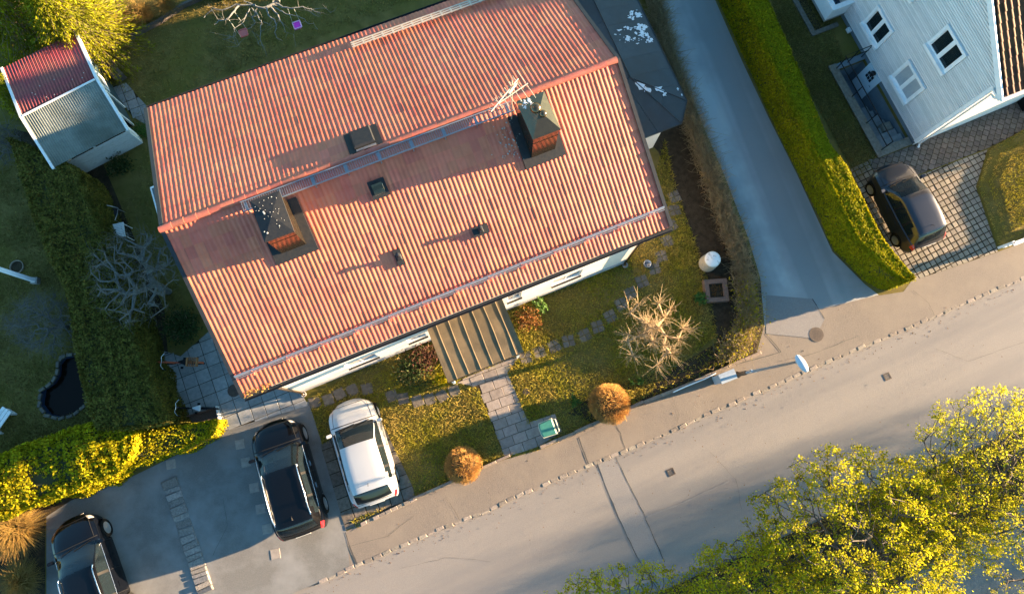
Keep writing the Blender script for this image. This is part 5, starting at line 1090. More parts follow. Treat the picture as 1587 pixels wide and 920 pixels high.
# bare trees
def bare(name, label, base, fork, pts, r0, bark, twig, rmin=.005, twigs=0, tl=.25, bias=.4, wob=.14, cat='tree', thick=.02, tdir=(0, 0, .5), trm=.004, trend=0.0):
    t = thing(name, label, cat, tuple(base)); P, par = skeleton(base, fork, pts, bias, wob); cnt = grow(t, P, par, r0, rmin, bark, twig, thick=thick)
    if twigs:
        tip = P[cnt <= 3]; A = tip[RNG.integers(0, len(tip), twigs)]; D = RNG.normal(size=(twigs, 3))+np.array(tdir)+trend*(A-np.array(fork)); D /= np.linalg.norm(D, axis=1, keepdims=True); L = RNG.uniform(.4, 1.2, (twigs, 1))*tl; B = A+D*L+RNG.normal(0, .02, A.shape); C = B+(D+RNG.normal(0, .45, A.shape))*L*.6
        V1, F1 = tubes_np(A, B, np.full(twigs, trm), np.full(twigs, trm*.8), 3); V2, F2 = tubes_np(B, C, np.full(twigs, trm*.8), np.full(twigs, trm*.5), 3)
        part('twigs', npmesh('twigs', np.r_[V1, V2]-np.array(t.location), np.r_[F1, F2+len(V1)], RNG.random(len(F1)*2)), M_[twig], t, kind='stuff')
    return t
bare('bare_fruit_tree', 'gnarled bare grey tree beside the dark hedge and the white garden table', gz0(262, 452, 0), gz0(240, 440, 1.2), ell(210, gz0(207, 428, 2.4), (1.55, 1.75, .9), .35, -.4), .13, 'bark_pale', 'twig_grey', twigs=900, tl=.3, wob=.22, trm=.0045, thick=.022)
bare('bare_shrub', 'bare grey shrub with fine twigs in the shaded lawn below the flagpole', gz0(105, 506, 0), gz0(95, 505, .5), ell(200, gz0(68, 502, 1.1), (1.35, 1.15, .6), .4, -.5), .07, 'twig_grey', 'twig_grey', twigs=1500, tl=.3, wob=.2, trm=.004)
bare('bare_shrub', 'bare twiggy shrub at the left edge below the low conifer', gz0(40, 240, 0), gz0(30, 235, .6), ell(90, gz0(5, 225, 1.2), (.8, .9, .6), .4, -.4), .05, 'twig_grey', 'twig_grey', twigs=700, tl=.3, trm=.004)
# the pollarded tree in the front garden: knobbly limbs, fistfuls of thick sunlit twigs
q = np.array(gz0(1013, 512, 1.9)); an = np.linspace(0, 2*math.pi, 13)[:-1]+RNG.normal(0, .15, 12); kn = np.concatenate([np.c_[q[0]+np.cos(an)*RNG.uniform(.85, 1.15, 12), q[1]+np.sin(an)*RNG.uniform(.9, 1.2, 12), q[2]+RNG.uniform(-.25, .15, 12)], ell(9, q, (.55, .55, .35), .5)])
bare('pollarded_tree', 'pollarded leafless tree with sunlit tan twigs in the front garden', gz0(998, 520, 0), gz0(1001, 518, .9), kn, .085, 'bark_tan', 'bark_tan', rmin=.012, twigs=760, tl=.36, bias=.3, wob=.2, tdir=(.1, 0, .35), trm=.0068, trend=.35, thick=.03)
# the tree with the swings at the top edge, limbs followed one by one
t = thing('swing_tree', 'old pale barked tree with two toy swings at the top edge', 'tree', gz0(438, -26, 0)); b0 = np.array(t.location); mb = MB(); tw = MB()
mb.tube([(0, 0, 0), (.05, -.05, .8), tuple(np.array(gz0(428, 4, 1.9))-b0)], [.2, .17, .14], 9); part('trunk', mb, M_['bark_pale'], t, smooth=True)
LIM = [([(428, 4), (408, 14), (396, 10), (378, 2)], 2.0, .085), ([(396, 8), (366, 8), (345, 16), (328, 14), (316, 28)], 2.2, .045), ([(372, 8), (362, 18), (354, 30), (340, 32), (332, 38)], 2.3, .055), ([(354, 30), (347, 31)], 2.3, .03), ([(387, 14), (381, 24), (378, 32), (376, 36)], 2.1, .04), ([(390, 13), (397, 22), (391, 28), (396, 36), (388, 43), (382, 46)], 2.1, .03), ([(396, 16), (401, 30), (406, 33), (404, 47), (403, 62), (400, 68)], 2.2, .035), ([(403, 62), (407, 71)], 2.2, .012), ([(428, 6), (440, 12), (455, 13), (468, 11), (484, 15), (497, 22)], 2.3, .05), ([(412, 12), (416, 24), (424, 30), (429, 40), (426, 50), (429, 60), (438, 64)], 2.2, .04), ([(420, 12), (430, 22), (436, 36), (440, 41)], 2.2, .05), ([(422, 8), (434, 18), (447, 22), (460, 25), (470, 28), (478, 38), (486, 36), (493, 46)], 2.3, .03), ([(440, 41), (442, 50), (455, 54)], 2.2, .012), ([(362, 44), (366, 54), (346, 62)], 2.2, .014), ([(376, 36), (364, 44), (362, 58), (368, 72)], 2.2, .016), ([(408, 34), (420, 40), (425, 42)], 2.2, .016), ([(484, 15), (505, 12), (512, 20)], 2.3, .012), ([(470, 10), (486, 24), (500, 24)], 2.3, .012)]
for px, z, r in LIM:
    P = []; n = len(px)
    for i, (u, v) in enumerate(px): P.append(np.array(G(u, v, z+.12*i-.03*i*i))-b0)
    P = resample(np.array(P), max(4, (n-1)*3+1)); P[1:-1] += RNG.normal(0, .012, (len(P)-2, 3)); part('branch', MB().tube([tuple(p) for p in P], list(np.linspace(r*.8, r*.22, len(P))), 6), M_['bark_pale'], t, smooth=True)
    for k in range(4):
        a = P[RNG.integers(len(P)//2, len(P))]; d = RNG.normal(size=3)*[.2, .2, .12]; tw.tube([tuple(a), tuple(a+d*.6+RNG.normal(0, .02, 3)), tuple(a+d*1.3)], [.008, .006, .003], 4)
part('twigs', tw, M_['twig_grey'], t, kind='stuff')
def swing(px, zs, tops, m, rim, label):
    c = np.array(G(*px, zs)); t = thing('toy_swing', label, 'swing', tuple(c), HA); I = root_mx(t).inverted(); s = .15
    part('seat', MB().prism([(-s, -s), (s*.7, -s), (s, -s*.6), (s, s), (-s, s)], -.02, .05, .02), M_[m], t)
    rm_ = MB()
    for a, b in (((-s, -s), (s, -s)), ((s, -s), (s, s)), ((s, s), (-s, s)), ((-s, s), (-s, -s))): rm_.tube([(*a, .06), (*b, .06)], .02, 6)
    part('seat_rim', rm_, M_[rim], t)
    for (u, v, z), (dx, dy) in zip(tops, ((-s, -s), (s, s))): part('rope', MB().tube([(dx, dy, .05), tuple(I @ Vector(G(u, v, z)))], .009, 5), M_['rope'], t)
swing((461, 40), .75, ((446, 14, 2.3), (455, 13, 2.3)), 'pink', 'pink_rim', 'magenta pink toddler swing hanging from the bare tree')
swing((378, 52), .75, ((354, 30, 2.3), (363, 18, 2.3)), 'coral', 'coral', 'faded coral red toddler swing hanging at the left of the bare tree')
# clipped round bushes of orange twigs
def ball(label, c, rx, rz_, n):
    t = thing('round_bush', label, 'bush', (c[0], c[1], 0), 0, 'round orange bushes by the pavement'); d = RNG.normal(size=(n, 3)); d[:, 2] = np.abs(d[:, 2])*1.0-.25; d /= np.linalg.norm(d, axis=1, keepdims=True)
    R3 = np.array([rx, rx, rz_]); B = d*R3*(RNG.uniform(.82, 1.08, (n, 1))+.07*vnoise(d, 3.0, int(n))[:, None])+[0, 0, rz_*.62]; A = B-(d+RNG.normal(0, .35, (n, 3)))*R3*.42; V, F = tubes_np(A, B, np.full(n, .0055), np.full(n, .0035), 3)
    part('twigs', npmesh('twigs', V, F, RNG.random(len(F))), M_['twig_orange'], t, kind='stuff'); m = MB().lathe([(rx*.3, .02), (rx*.72, rz_*.35), (rx*.8, rz_*.75), (rx*.6, rz_*1.2), (rx*.2, rz_*1.42)], 14); part('core', m, M_['soil'], t, smooth=True)
ball('larger round clipped orange bush by the stone edging, crossed by a lamp post shadow', G(941, 626), .74, .70, 5200)
ball('smaller round clipped orange bush at the lower corner of the lawn', G(719, 720), .66, .60, 4600)
# the thin leafless hedge along the side road
def twighedge(label, Lp, Rp, h, n, m, leaf=0, name='leafless_hedge'):
    A_, B_ = resample(Lp, 40)[:, :2], resample(Rp, 40)[:, :2]; b = (A_[0]+B_[0])/2; t = thing(name, label, 'hedge', (b[0], b[1], 0)); i = RNG.integers(0, 40, n); s = RNG.random(n)
    st_ = A_[i]+(B_[i]-A_[i])*(.3+.4*s)[:, None]+RNG.normal(0, .12, (n, 2)); A = np.c_[st_, RNG.random(n)**1.5*h*.55]; D = np.c_[RNG.normal(0, .42, (n, 2)), RNG.uniform(.35, 1, n)]; D /= np.linalg.norm(D, axis=1, keepdims=True); L = RNG.uniform(.3, .8, (n, 1))*h*.6; B = A+D*L; C = B+(D+RNG.normal(0, .5, (n, 3))*[1, 1, .5])*L*.6
    lat = np.minimum(1.0, h/np.maximum(C[:, 2], .01))[:, None]; C[:, 2:] *= lat; base = np.array([b[0], b[1], 0]); V1, F1 = tubes_np(A-base, B-base, np.full(n, .009), np.full(n, .007), 3); V2, F2 = tubes_np(B-base, C-base, np.full(n, .007), np.full(n, .0035), 3)
    part('twigs', npmesh('twigs', np.r_[V1, V2], np.r_[F1, F2+len(V1)], np.tile(RNG.random(len(F1)), 2)), M_[m], t, kind='stuff')
    if leaf:
        k = RNG.integers(0, n, leaf); P = np.where(RNG.random((leaf, 1)) < .5, B[k], C[k])+RNG.normal(0, .06, (leaf, 3)); V, F = quads(P-base, RNG.normal(0, .7, P.shape)+[.4, 0, .4], .035, .6); part('leaves', npmesh('leaves', V, F, RNG.random(len(F))), M_['leaf_yellow'], t, kind='stuff')
    return t
twighedge('long leafless hedge with pale twigs between the garden and the side road', PL([(1000, -20), (1022, 60), (1050, 150), (1072, 235), (1100, 320), (1124, 390), (1138, 440)]), PL([(1008, -20), (1030, 70), (1060, 160), (1096, 245), (1126, 320), (1149, 385), (1164, 445)]), 1.0, 9000, 'twig_brown')
twighedge('sunlit end of the hedge by the street lamp, dotted with yellow leaves', PL([(1132, 440), (1134, 490), (1112, 530), (1092, 556)]), PL([(1170, 445), (1178, 500), (1170, 530), (1155, 550)]), .85, 2000, 'twig_brown', 2400)
# dry grasses and yellow twig shrubs
def tuft(name, label, cat, c, r, h, n, m, lean=.5, group=None, wd=.006):
    t = thing(name, label, cat, (c[0], c[1], 0), 0, group); an = RNG.uniform(0, 6.283, n); q = np.sqrt(RNG.random(n)); A = np.c_[np.cos(an)*q*r*.4, np.sin(an)*q*r*.4, np.zeros(n)]; D = np.c_[np.cos(an)*q*r, np.sin(an)*q*r, h*RNG.uniform(.5, 1.1, n)*(1.15-q*.4)]; B = A*.6+D*.6*[.8, .8, 1.3]+RNG.normal(0, .04, (n, 3)); C = A+D+RNG.normal(0, .07, (n, 3))+[0, 0, -.15*h*lean]
    V1, F1 = tubes_np(A, B, np.full(n, wd), np.full(n, wd*.8), 3); V2, F2 = tubes_np(B, C, np.full(n, wd*.8), np.full(n, wd*.35), 3); part('stems', npmesh('stems', np.r_[V1, V2], np.r_[F1, F2+len(V1)], np.tile(RNG.random(len(F1)), 2)), M_[m], t, kind='stuff'); return t
for px, r, h, lb in (((198, 42), .55, .8, 'sunlit tuft of dry golden grass nearest the shed'), ((228, 28), .6, .85, 'sunlit tuft of dry golden grass in the middle of the border'), ((262, 14), .5, .7, 'thinner tuft of dry grass highest along the border path')): tuft('dry_grass', lb, 'ornamental grass', G(*px), r, h, 700, 'straw', group='dry grasses on the border', wd=.005)
tuft('twig_shrub', 'sunlit yellow twig shrub beside the golden hedge at the left edge', 'shrub', G(38, 815), .85, 1.1, 2200, 'straw', wd=.005)
tuft('twig_shrub', 'narrow yellow twig shrub left of the dark car at the lower left', 'shrub', G(44, 895), .6, .9, 1500, 'straw', wd=.005)
def herb(name, label, c, r, h, n, m, size, cat='plant', stem='twig_brown'):
    t = thing(name, label, cat, (c[0], c[1], 0)); k = max(5, n//14); an = RNG.uniform(0, 6.283, k); rr = r*np.sqrt(RNG.random(k)); T = np.c_[rr*np.cos(an), rr*np.sin(an), h*RNG.uniform(.5, 1, k)]; V, F = tubes_np(T*[.3, .3, 0], T, np.full(k, .008), np.full(k, .004), 3); part('stems', npmesh('stems', V, F), M_[stem], t, kind='stuff')
    i = RNG.integers(0, k, n); P = T[i]*RNG.uniform(.5, 1, (n, 1))+RNG.normal(0, r*.22, (n, 3))*[1, 1, .6]; P[:, 2] = np.abs(P[:, 2]); V, F = quads(P, RNG.normal(0, .5, P.shape)+[.1, 0, .9], size, .45); part('leaves', npmesh('leaves', V, F, RNG.random(n)), M_[m], t, kind='stuff')
herb('rusty_shrub', 'rust brown withered shrub beside the right post of the canopy', G(818, 498), .48, .7, 520, 'leaf_rust', .05, 'shrub')
herb('green_plant', 'fresh green plant under the front wall right of the rusty shrub', G(838, 476), .28, .5, 260, 'leaf_green', .06)
herb('green_plant', 'fresh green plant beside the square wooden planter', G(1084, 462), .26, .45, 260, 'leaf_green', .065)
herb('green_plant', 'low green plant in the dark grass left of the larger round bush', G(891, 621), .2, .3, 120, 'leaf_green', .05)
herb('green_plant', 'little green plant right behind the larger round bush', G(977, 592), .12, .3, 60, 'leaf_green', .05)
herb('green_plant', 'small green plant in the bed between round bush and pollarded tree', G(992, 592), .15, .25, 70, 'leaf_green', .05)
herb('bright_plant', 'bright yellow green plant at the left front corner of the canopy', G(685, 590), .27, .45, 300, 'leaf_yellow', .05)
herb('dark_shrub', 'dark green shrub below the front wall left of the canopy', G(640, 575), .7, .6, 900, 'leaf_dark', .055, 'shrub')
herb('dark_shrub', 'reddish dark shrub under the left side of the canopy', G(662, 556), .55, .6, 700, 'leaf_maroon', .05, 'shrub')
herb('dark_shrub', 'dense dark green shrub at the upper edge of the patio', G(292, 508), .62, 1.0, 2200, 'leaf_dark', .055, 'shrub')
herb('dark_shrub', 'small dark plants growing under the lower wall of the shed', G(190, 258), .5, .4, 600, 'leaf_dark', .05, 'shrub')
herb('dark_shrub', 'dark undergrowth below the left corner of the shed', G(75, 285), .8, .5, 1200, 'leaf_dark', .05, 'shrub')
herb('dark_shrub', 'mossy green growth between the shed and the corner of the tiled roof', G(222, 205), .35, .3, 500, 'leaf_green', .04, 'shrub')
herb('dark_shrub', 'dark green shrub behind the swing tree at the top edge', G(352, -8), .7, 1.2, 1500, 'leaf_dark', .06, 'shrub')
for px, lb in (((1745, 150), 'unseen dark evergreen shrub added beyond the right edge to shade the yard'), ((1780, 118), 'second unseen evergreen shrub added beyond the right edge to shade the yard')): herb('unseen_shrub', lb, G(*px), 1.0, 2.0, 4200, 'leaf_dark', .12, 'shrub')  # unseen shrubs added to cast shade over the paved yard
# ------------------------------------------------------------------ grass blades where the lawn shows
def blades(name, px, n, h, m, excl=()):
    poly = np.array(PL(px)); lo, hi = poly.min(0), poly.max(0); P = RNG.uniform(lo, hi, (int(n*2.2), 2)); P = P[inpoly(P, poly)]
    for e in excl: P = P[~inpoly(P, e)]
    dn = vnoise(np.c_[P, P[:, :1]*0], 1.1, 9); P = P[RNG.random(len(P)) < .62+.38*dn][:n]; k = len(P); a = RNG.uniform(0, 6.283, k); hh = h*RNG.uniform(.5, 1.4, k)*(1+.35*vnoise(np.c_[P, P[:, :1]*0], .8, 12)); w = .008+.008*RNG.random(k); ln = RNG.normal(0, 1.15, (k, 2))*hh[:, None]
    B = np.c_[P, np.zeros(k)]; d = np.c_[np.cos(a)*w, np.sin(a)*w, np.zeros(k)]; M1 = B+np.c_[ln*.35, hh*.6]; T = B+np.c_[ln, hh]; V = np.stack([B-d, B+d, M1+d*.8, T, M1-d*.8], 1).reshape(-1, 3); F = np.arange(5*k).reshape(k, 5)
    return tag(link(name, npmesh(name, V, F, RNG.random(k)), M_[m]), kind='stuff')
hse = PL([(450, 600), (700, 500), (968, 402), (1000, 213), (950, 30), (700, -40), (300, 130), (290, 200), (310, 400), (400, 585)])
EX = [PL(p) for p in ([(243, 540), (330, 508), (375, 612), (430, 598), (465, 606), (478, 628), (345, 668), (268, 660)], [(705, 592), (808, 548), (786, 577), (819, 654), (860, 641), (871, 668), (835, 692), (782, 708), (741, 600)], [(497, 690), (560, 650), (588, 645), (640, 755), (643, 773), (536, 821)])]
SLB = [[(p[0]+dx, p[1]+dy) for dx, dy in ((-.2, -.2), (.2, -.2), (.2, .2), (-.2, .2))] for p in [G(*q) for q in [(1045, 305), (1045, 326), (1040, 349), (1034, 374), (1025, 397), (1014, 416), (995, 436), (978, 454), (963, 471), (946, 490), (926, 506), (906, 519), (881, 528), (859, 536), (836, 546), (815, 554), (488, 623), (509, 619), (526, 610), (546, 604), (569, 602), (607, 613), (625, 617), (647, 621), (666, 618), (685, 613), (704, 605)]]]
blades('front_lawn_grass', [(478, 618), (560, 570), (700, 510), (960, 408), (1000, 330), (1030, 215), (1050, 300), (1100, 440), (1110, 520), (1040, 575), (985, 628), (836, 696), (781, 710), (641, 771), (600, 690), (500, 690)], 170000, .05, 'grass_blade', EX+SLB)
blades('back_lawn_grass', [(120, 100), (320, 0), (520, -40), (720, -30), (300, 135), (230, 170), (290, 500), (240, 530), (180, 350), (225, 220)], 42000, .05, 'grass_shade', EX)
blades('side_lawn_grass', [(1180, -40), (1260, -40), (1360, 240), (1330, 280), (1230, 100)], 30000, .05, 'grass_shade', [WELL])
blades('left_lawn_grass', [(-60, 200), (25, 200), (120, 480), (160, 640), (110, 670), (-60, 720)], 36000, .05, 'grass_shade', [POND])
blades('bed_weeds', [(880, 640), (1040, 572), (1112, 530), (1170, 549), (1060, 598), (985, 629)], 3000, .07, 'grass_blade')
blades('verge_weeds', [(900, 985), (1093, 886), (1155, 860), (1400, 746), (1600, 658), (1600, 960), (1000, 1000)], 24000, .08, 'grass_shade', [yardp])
blades('drive_edge_grass', [(545, 806), (560, 800), (600, 784), (585, 798), (552, 818)], 600, .05, 'grass_blade')
# ------------------------------------------------------------------ street lamp, cabinet, bin and the small things of the gardens
def ellipsoid(mb, c, r, M=None, ku=16, kv=9, lo=-1.0, hi=1.0):
    pr = []; a0, a1 = math.asin(lo), math.asin(hi)
    for a in np.linspace(a0+.02, a1-.02, kv): pr.append((math.cos(a), math.sin(a)))
    X = Matrix.Translation(c) @ (M or Matrix()) @ Matrix.Diagonal((*r, 1)); return mb.lathe(pr, ku, X)
b = G(1144, 580); t = thing('street_lamp', 'street lamp with a pale blue head leaning out over the pavement', 'street lamp', tuple(b)); I = root_mx(t).inverted()
top = I @ Vector(G(1233, 561, 4.75)); hd = I @ Vector(G(1242, 563, 4.85)); h0, h1 = Vector(G(1233, 550, 4.85)), Vector(G(1251, 577, 4.85)); ha = math.atan2(h1.y-h0.y, h1.x-h0.x)
part('base', MB().lathe([(.12, 0), (.12, .05), (.085, .10), (.08, .9), (.06, .95)], 14), M_['rusty'], t, smooth=False)
part('pole', MB().tube([(0, 0, .9), top*.5+Vector((0, 0, .1)), top], [.055, .048, .04], 10), M_['steel_grey'], t, smooth=True)
part('bracket', MB().box(-.10, .10, -.025, .025, 1.5, 1.62).box(-.10, -.05, -.05, .05, 1.47, 1.65).box(.05, .10, -.05, .05, 1.47, 1.65), M_['lamp_white'], t)
part('arm', MB().tube([top, hd], .035, 8), M_['steel_grey'], t)
Mh = Matrix.Rotation(ha, 4, 'Z'); part('lamp_head', ellipsoid(MB(), hd+Vector((0, 0, .02)), (.31, .135, .085), Mh, 20, 10), M_['lamp_white'], t, smooth=True)
part('lens', ellipsoid(MB(), hd+Vector((0, 0, -.03)), (.24, .11, .07), Mh, 16, 8), M_['curtain'], t, smooth=True)
c = G(1128, 583, 1.0); t = thing('utility_cabinet', 'grey utility cabinet at the foot of the street lamp', 'cabinet', (c[0], c[1], 0), R_(21))
part('body', MB().box(-.28, .28, -.15, .15, .06, .97), M_['cabinet'], t); part('roof', MB().add([(-.31, -.18, .97), (.31, -.18, .97), (.31, .18, .97), (-.31, .18, .97), (-.31, -.18, .995), (.31, -.18, .995), (.31, .03, 1.04), (-.31, .03, 1.04), (.31, .18, 1.02), (-.31, .18, 1.02)], [(0, 1, 5, 4), (4, 5, 6, 7), (7, 6, 8, 9), (1, 2, 8, 6, 5), (3, 0, 4, 7, 9), (2, 3, 9, 8), (3, 2, 1, 0)]), M_['cabinet'], t)
part('plinth', MB().box(-.26, .26, -.13, .13, 0, .06), M_['concrete'], t); part('door', MB().box(-.25, -.01, -.158, -.151, .1, .93).box(.01, .25, -.158, -.151, .1, .93), M_['steel_grey'], t)
pts = [G(*p) for p in ((1105, 579), (1088, 588), (1060, 599), (1040, 608))]; t = thing('guard_rail', 'low white metal guard rail along the edging beside the grey cabinet', 'rail', tuple(pts[0])); o_ = pts[0]
part('rail', MB().tube([tuple(p-o_+[0, 0, .36]) for p in pts], .022, 6), M_['white_paint'], t)
for p in pts: part('post', MB().tube([tuple(p-o_), tuple(p-o_+[0, 0, .36])], .02, 6), M_['steel_grey'], t)
c = G(850, 663, .98); t = thing('wheelie_bin', 'teal green wheelie bin standing at the end of the slab path', 'bin', (c[0], c[1], .02), R_(20))
part('body', MB().add([(x*q, y*q*.9, z) for z, q in ((.08, .82), (.92, 1)) for x, y in ((-.25, -.24), (.25, -.24), (.25, .24), (-.25, .24))], [(3, 2, 1, 0), (4, 5, 6, 7), (0, 1, 5, 4), (1, 2, 6, 5), (2, 3, 7, 6), (3, 0, 4, 7)]), M_['bin_green'], t)
ld = part('lid', MB().prism([(-.31, -.14), (-.27, -.25), (.18, -.28), (.22, -.27), (.22, .27), (.18, .28), (-.27, .25), (-.31, .14)], .925, .995, .03), M_['bin_green'], t); rim = [(-.32, -.15), (-.28, -.265), (.23, -.29), (.23, .29), (-.28, .265), (-.32, .15), (-.32, -.15)]
part('rim', MB().tube([(x, y, .925) for x, y in rim], .016, 6), M_['bin_rim'], ld); part('handle', MB().tube([(.22, -.24, .95), (.33, -.22, .97), (.33, .22, .97), (.22, .24, .95)], .02, 6), M_['bin_rim'], t)
for y in (-.22, .22): part('wheel', MB().lathe([(.02, -.03), (.1, -.03), (.1, .03), (.02, .03)], 14, Matrix.Translation((.24, y, .1)) @ Matrix.Rotation(math.pi/2, 4, 'X')), M_['rubber'], t)
c = G(1104, 402, .7); t = thing('compost_drum', 'round cream compost drum with a patchy white lid beside the leafless hedge', 'compost bin', (c[0], c[1], 0))
part('body', MB().lathe([(.33, 0), (.34, .1), (.325, .12), (.33, .3), (.315, .32), (.32, .5), (.30, .52), (.30, .68), (.27, .72)], 26), M_['drum'], t); part('lid', MB().lathe([(.30, .70), (.305, .75), (.25, .80), (.10, .83), (.001, .835)], 26), M_['drum_top'], t, smooth=True); part('knob', MB().box(-.05, .05, -.02, .02, .83, .87), M_['drum_top'], t)
c = G(1110, 450, .25); t = thing('wooden_planter', 'square brown wooden planter frame with dark soil in the flower bed', 'planter', (c[0], c[1], 0), R_(4))
for x0, x1, y0, y1 in ((-.44, .44, -.44, -.27), (-.44, .44, .27, .44), (-.44, -.27, -.268, .268), (.27, .44, -.268, .268)): part('board', MB().box(x0, x1, y0, y1, 0, .30), M_['planter_wood'], t)
part('soil', MB().box(-.268, .268, -.268, .268, 0, .2), M_['soil'], t); tw = MB()
for _ in range(60): a = RNG.uniform(-.22, .22, 2); tw.tube([(a[0], a[1], .2), (a[0]+RNG.normal(0, .06), a[1]+RNG.normal(0, .06), .28)], .006, 3)
part('dead_leaves', tw, M_['leaf_rust'], t, kind='stuff')
c = G(1003, 409, .2); t = thing('zinc_bucket', 'small grey blue bucket beside the stepping stones', 'bucket', (c[0], c[1], 0)); part('body', MB().lathe([(.10, 0), (.14, .26), (.15, .27), (.13, .265), (.10, .05), (.001, .05)], 20), M_['galv'], t, smooth=True); part('handle', MB().tube([(-.14, 0, .26), (-.1, .1, .27), (0, .14, .275), (.1, .1, .27), (.14, 0, .26)], .008, 5), M_['galv'], t)
c = G(58, 436); t = thing('flagpole', 'white flagpole rising from the shaded lawn at the left edge', 'flagpole', tuple(c)); part('pole', MB().tube([(0, 0, .2), (.02, .0, 4), (.04, 0, 7.5)], [.085, .08, .05], 12), M_['white_paint'], t, smooth=True); part('foot', MB().box(-.12, .12, -.12, .12, 0, .22), M_['concrete'], t)
c = G(28, 414); t = thing('round_planter', 'round rimmed planter in the grass above the flagpole', 'planter', tuple(c)); part('rim', MB().lathe([(.24, 0), (.26, .10), (.235, .10), (.22, .02)], 24), M_['stone_edge'], t); part('soil', MB().lathe([(.001, .05), (.23, .05), (.23, 0), (.001, 0)], 20), M_['soil'], t)
c = G(3, 645, .4); t = thing('garden_bench', 'end of a white wooden bench poking in at the left edge below the pond', 'bench', (c[0], c[1], 0), R_(60))
for i in range(3): part('plank', MB().box(-.75, .3, -.20+i*.14, -.08+i*.14, .38, .42), M_['worn_white'], t)
for x in (-.6, .2): part('leg', MB().box(x-.03, x+.03, -.19, .2, 0, .379), M_['worn_white'], t)
c = G(171, 103, .45); a0, a1 = G(158, 87, .45), G(183, 118, .45); t = thing('garden_bench', 'weathered wooden bench against the open side of the shed', 'bench', (c[0], c[1], 0), math.atan2(a1[1]-a0[1], a1[0]-a0[0])); ln = np.linalg.norm(a1-a0)/2
for i in range(4): part('plank', MB().box(-ln, ln, -.2+i*.1, -.11+i*.1, .42, .45), M_['old_wood'], t)
for x in (-ln+.1, ln-.1): part('leg', MB().box(x-.03, x+.03, -.19, .19, 0, .419), M_['old_wood'], t)
c = G(179, 358, .7); t = thing('garden_table', 'white slatted garden table beside the bare fruit tree', 'table', (c[0], c[1], 0), R_(14))
for i in range(9): part('slat', MB().box(-.34, .34, -.285+i*.064, -.285+i*.064+.05, .70, .72), M_['white_paint'], t)
part('frame', MB().box(-.33, -.29, -.28, .28, .67, .699).box(.29, .33, -.28, .28, .67, .699).box(-.29, .29, -.02, .02, .67, .699), M_['white_paint'], t)
for x in (-.29, .29):
    for y in (-.24, .24): part('leg', MB().tube([(x, y, .67), (x*1.05, y*1.05, 0)], .018, 6), M_['white_paint'], t)
c = G(172, 331, .45); t = thing('garden_chair', 'garden chair with a pale tube frame and a dark seat behind the white table', 'chair', (c[0], c[1], 0), R_(-8))
part('seat', MB().prism([(-.2, -.2), (.2, -.23), (.2, .23), (-.2, .2)], .42, .44), M_['dark_cloth'], t); part('frame', MB().tube([(.22, -.25, .46), (0, -.25, .62), (-.24, -.22, .80), (-.34, -.12, .84), (-.36, 0, .85), (-.34, .12, .84), (-.24, .22, .80), (0, .25, .62), (.22, .25, .46)], .016, 6).tube([(.22, -.25, .46), (.23, 0, .44), (.22, .25, .46)], .014, 6), M_['galv'], t, smooth=True)
part('backrest', MB().add([(-.22, -.2, .46), (-.22, .2, .46), (-.34, .16, .82), (-.34, -.16, .82)], [(0, 1, 2, 3), (3, 2, 1, 0)]), M_['dark_cloth'], t)
for x in (-.2, .22):
    for y in (-.24, .24): part('leg', MB().tube([(x*.9, y*.92, .44), (x*1.1, y, 0)], .013, 6), M_['galv'], t)
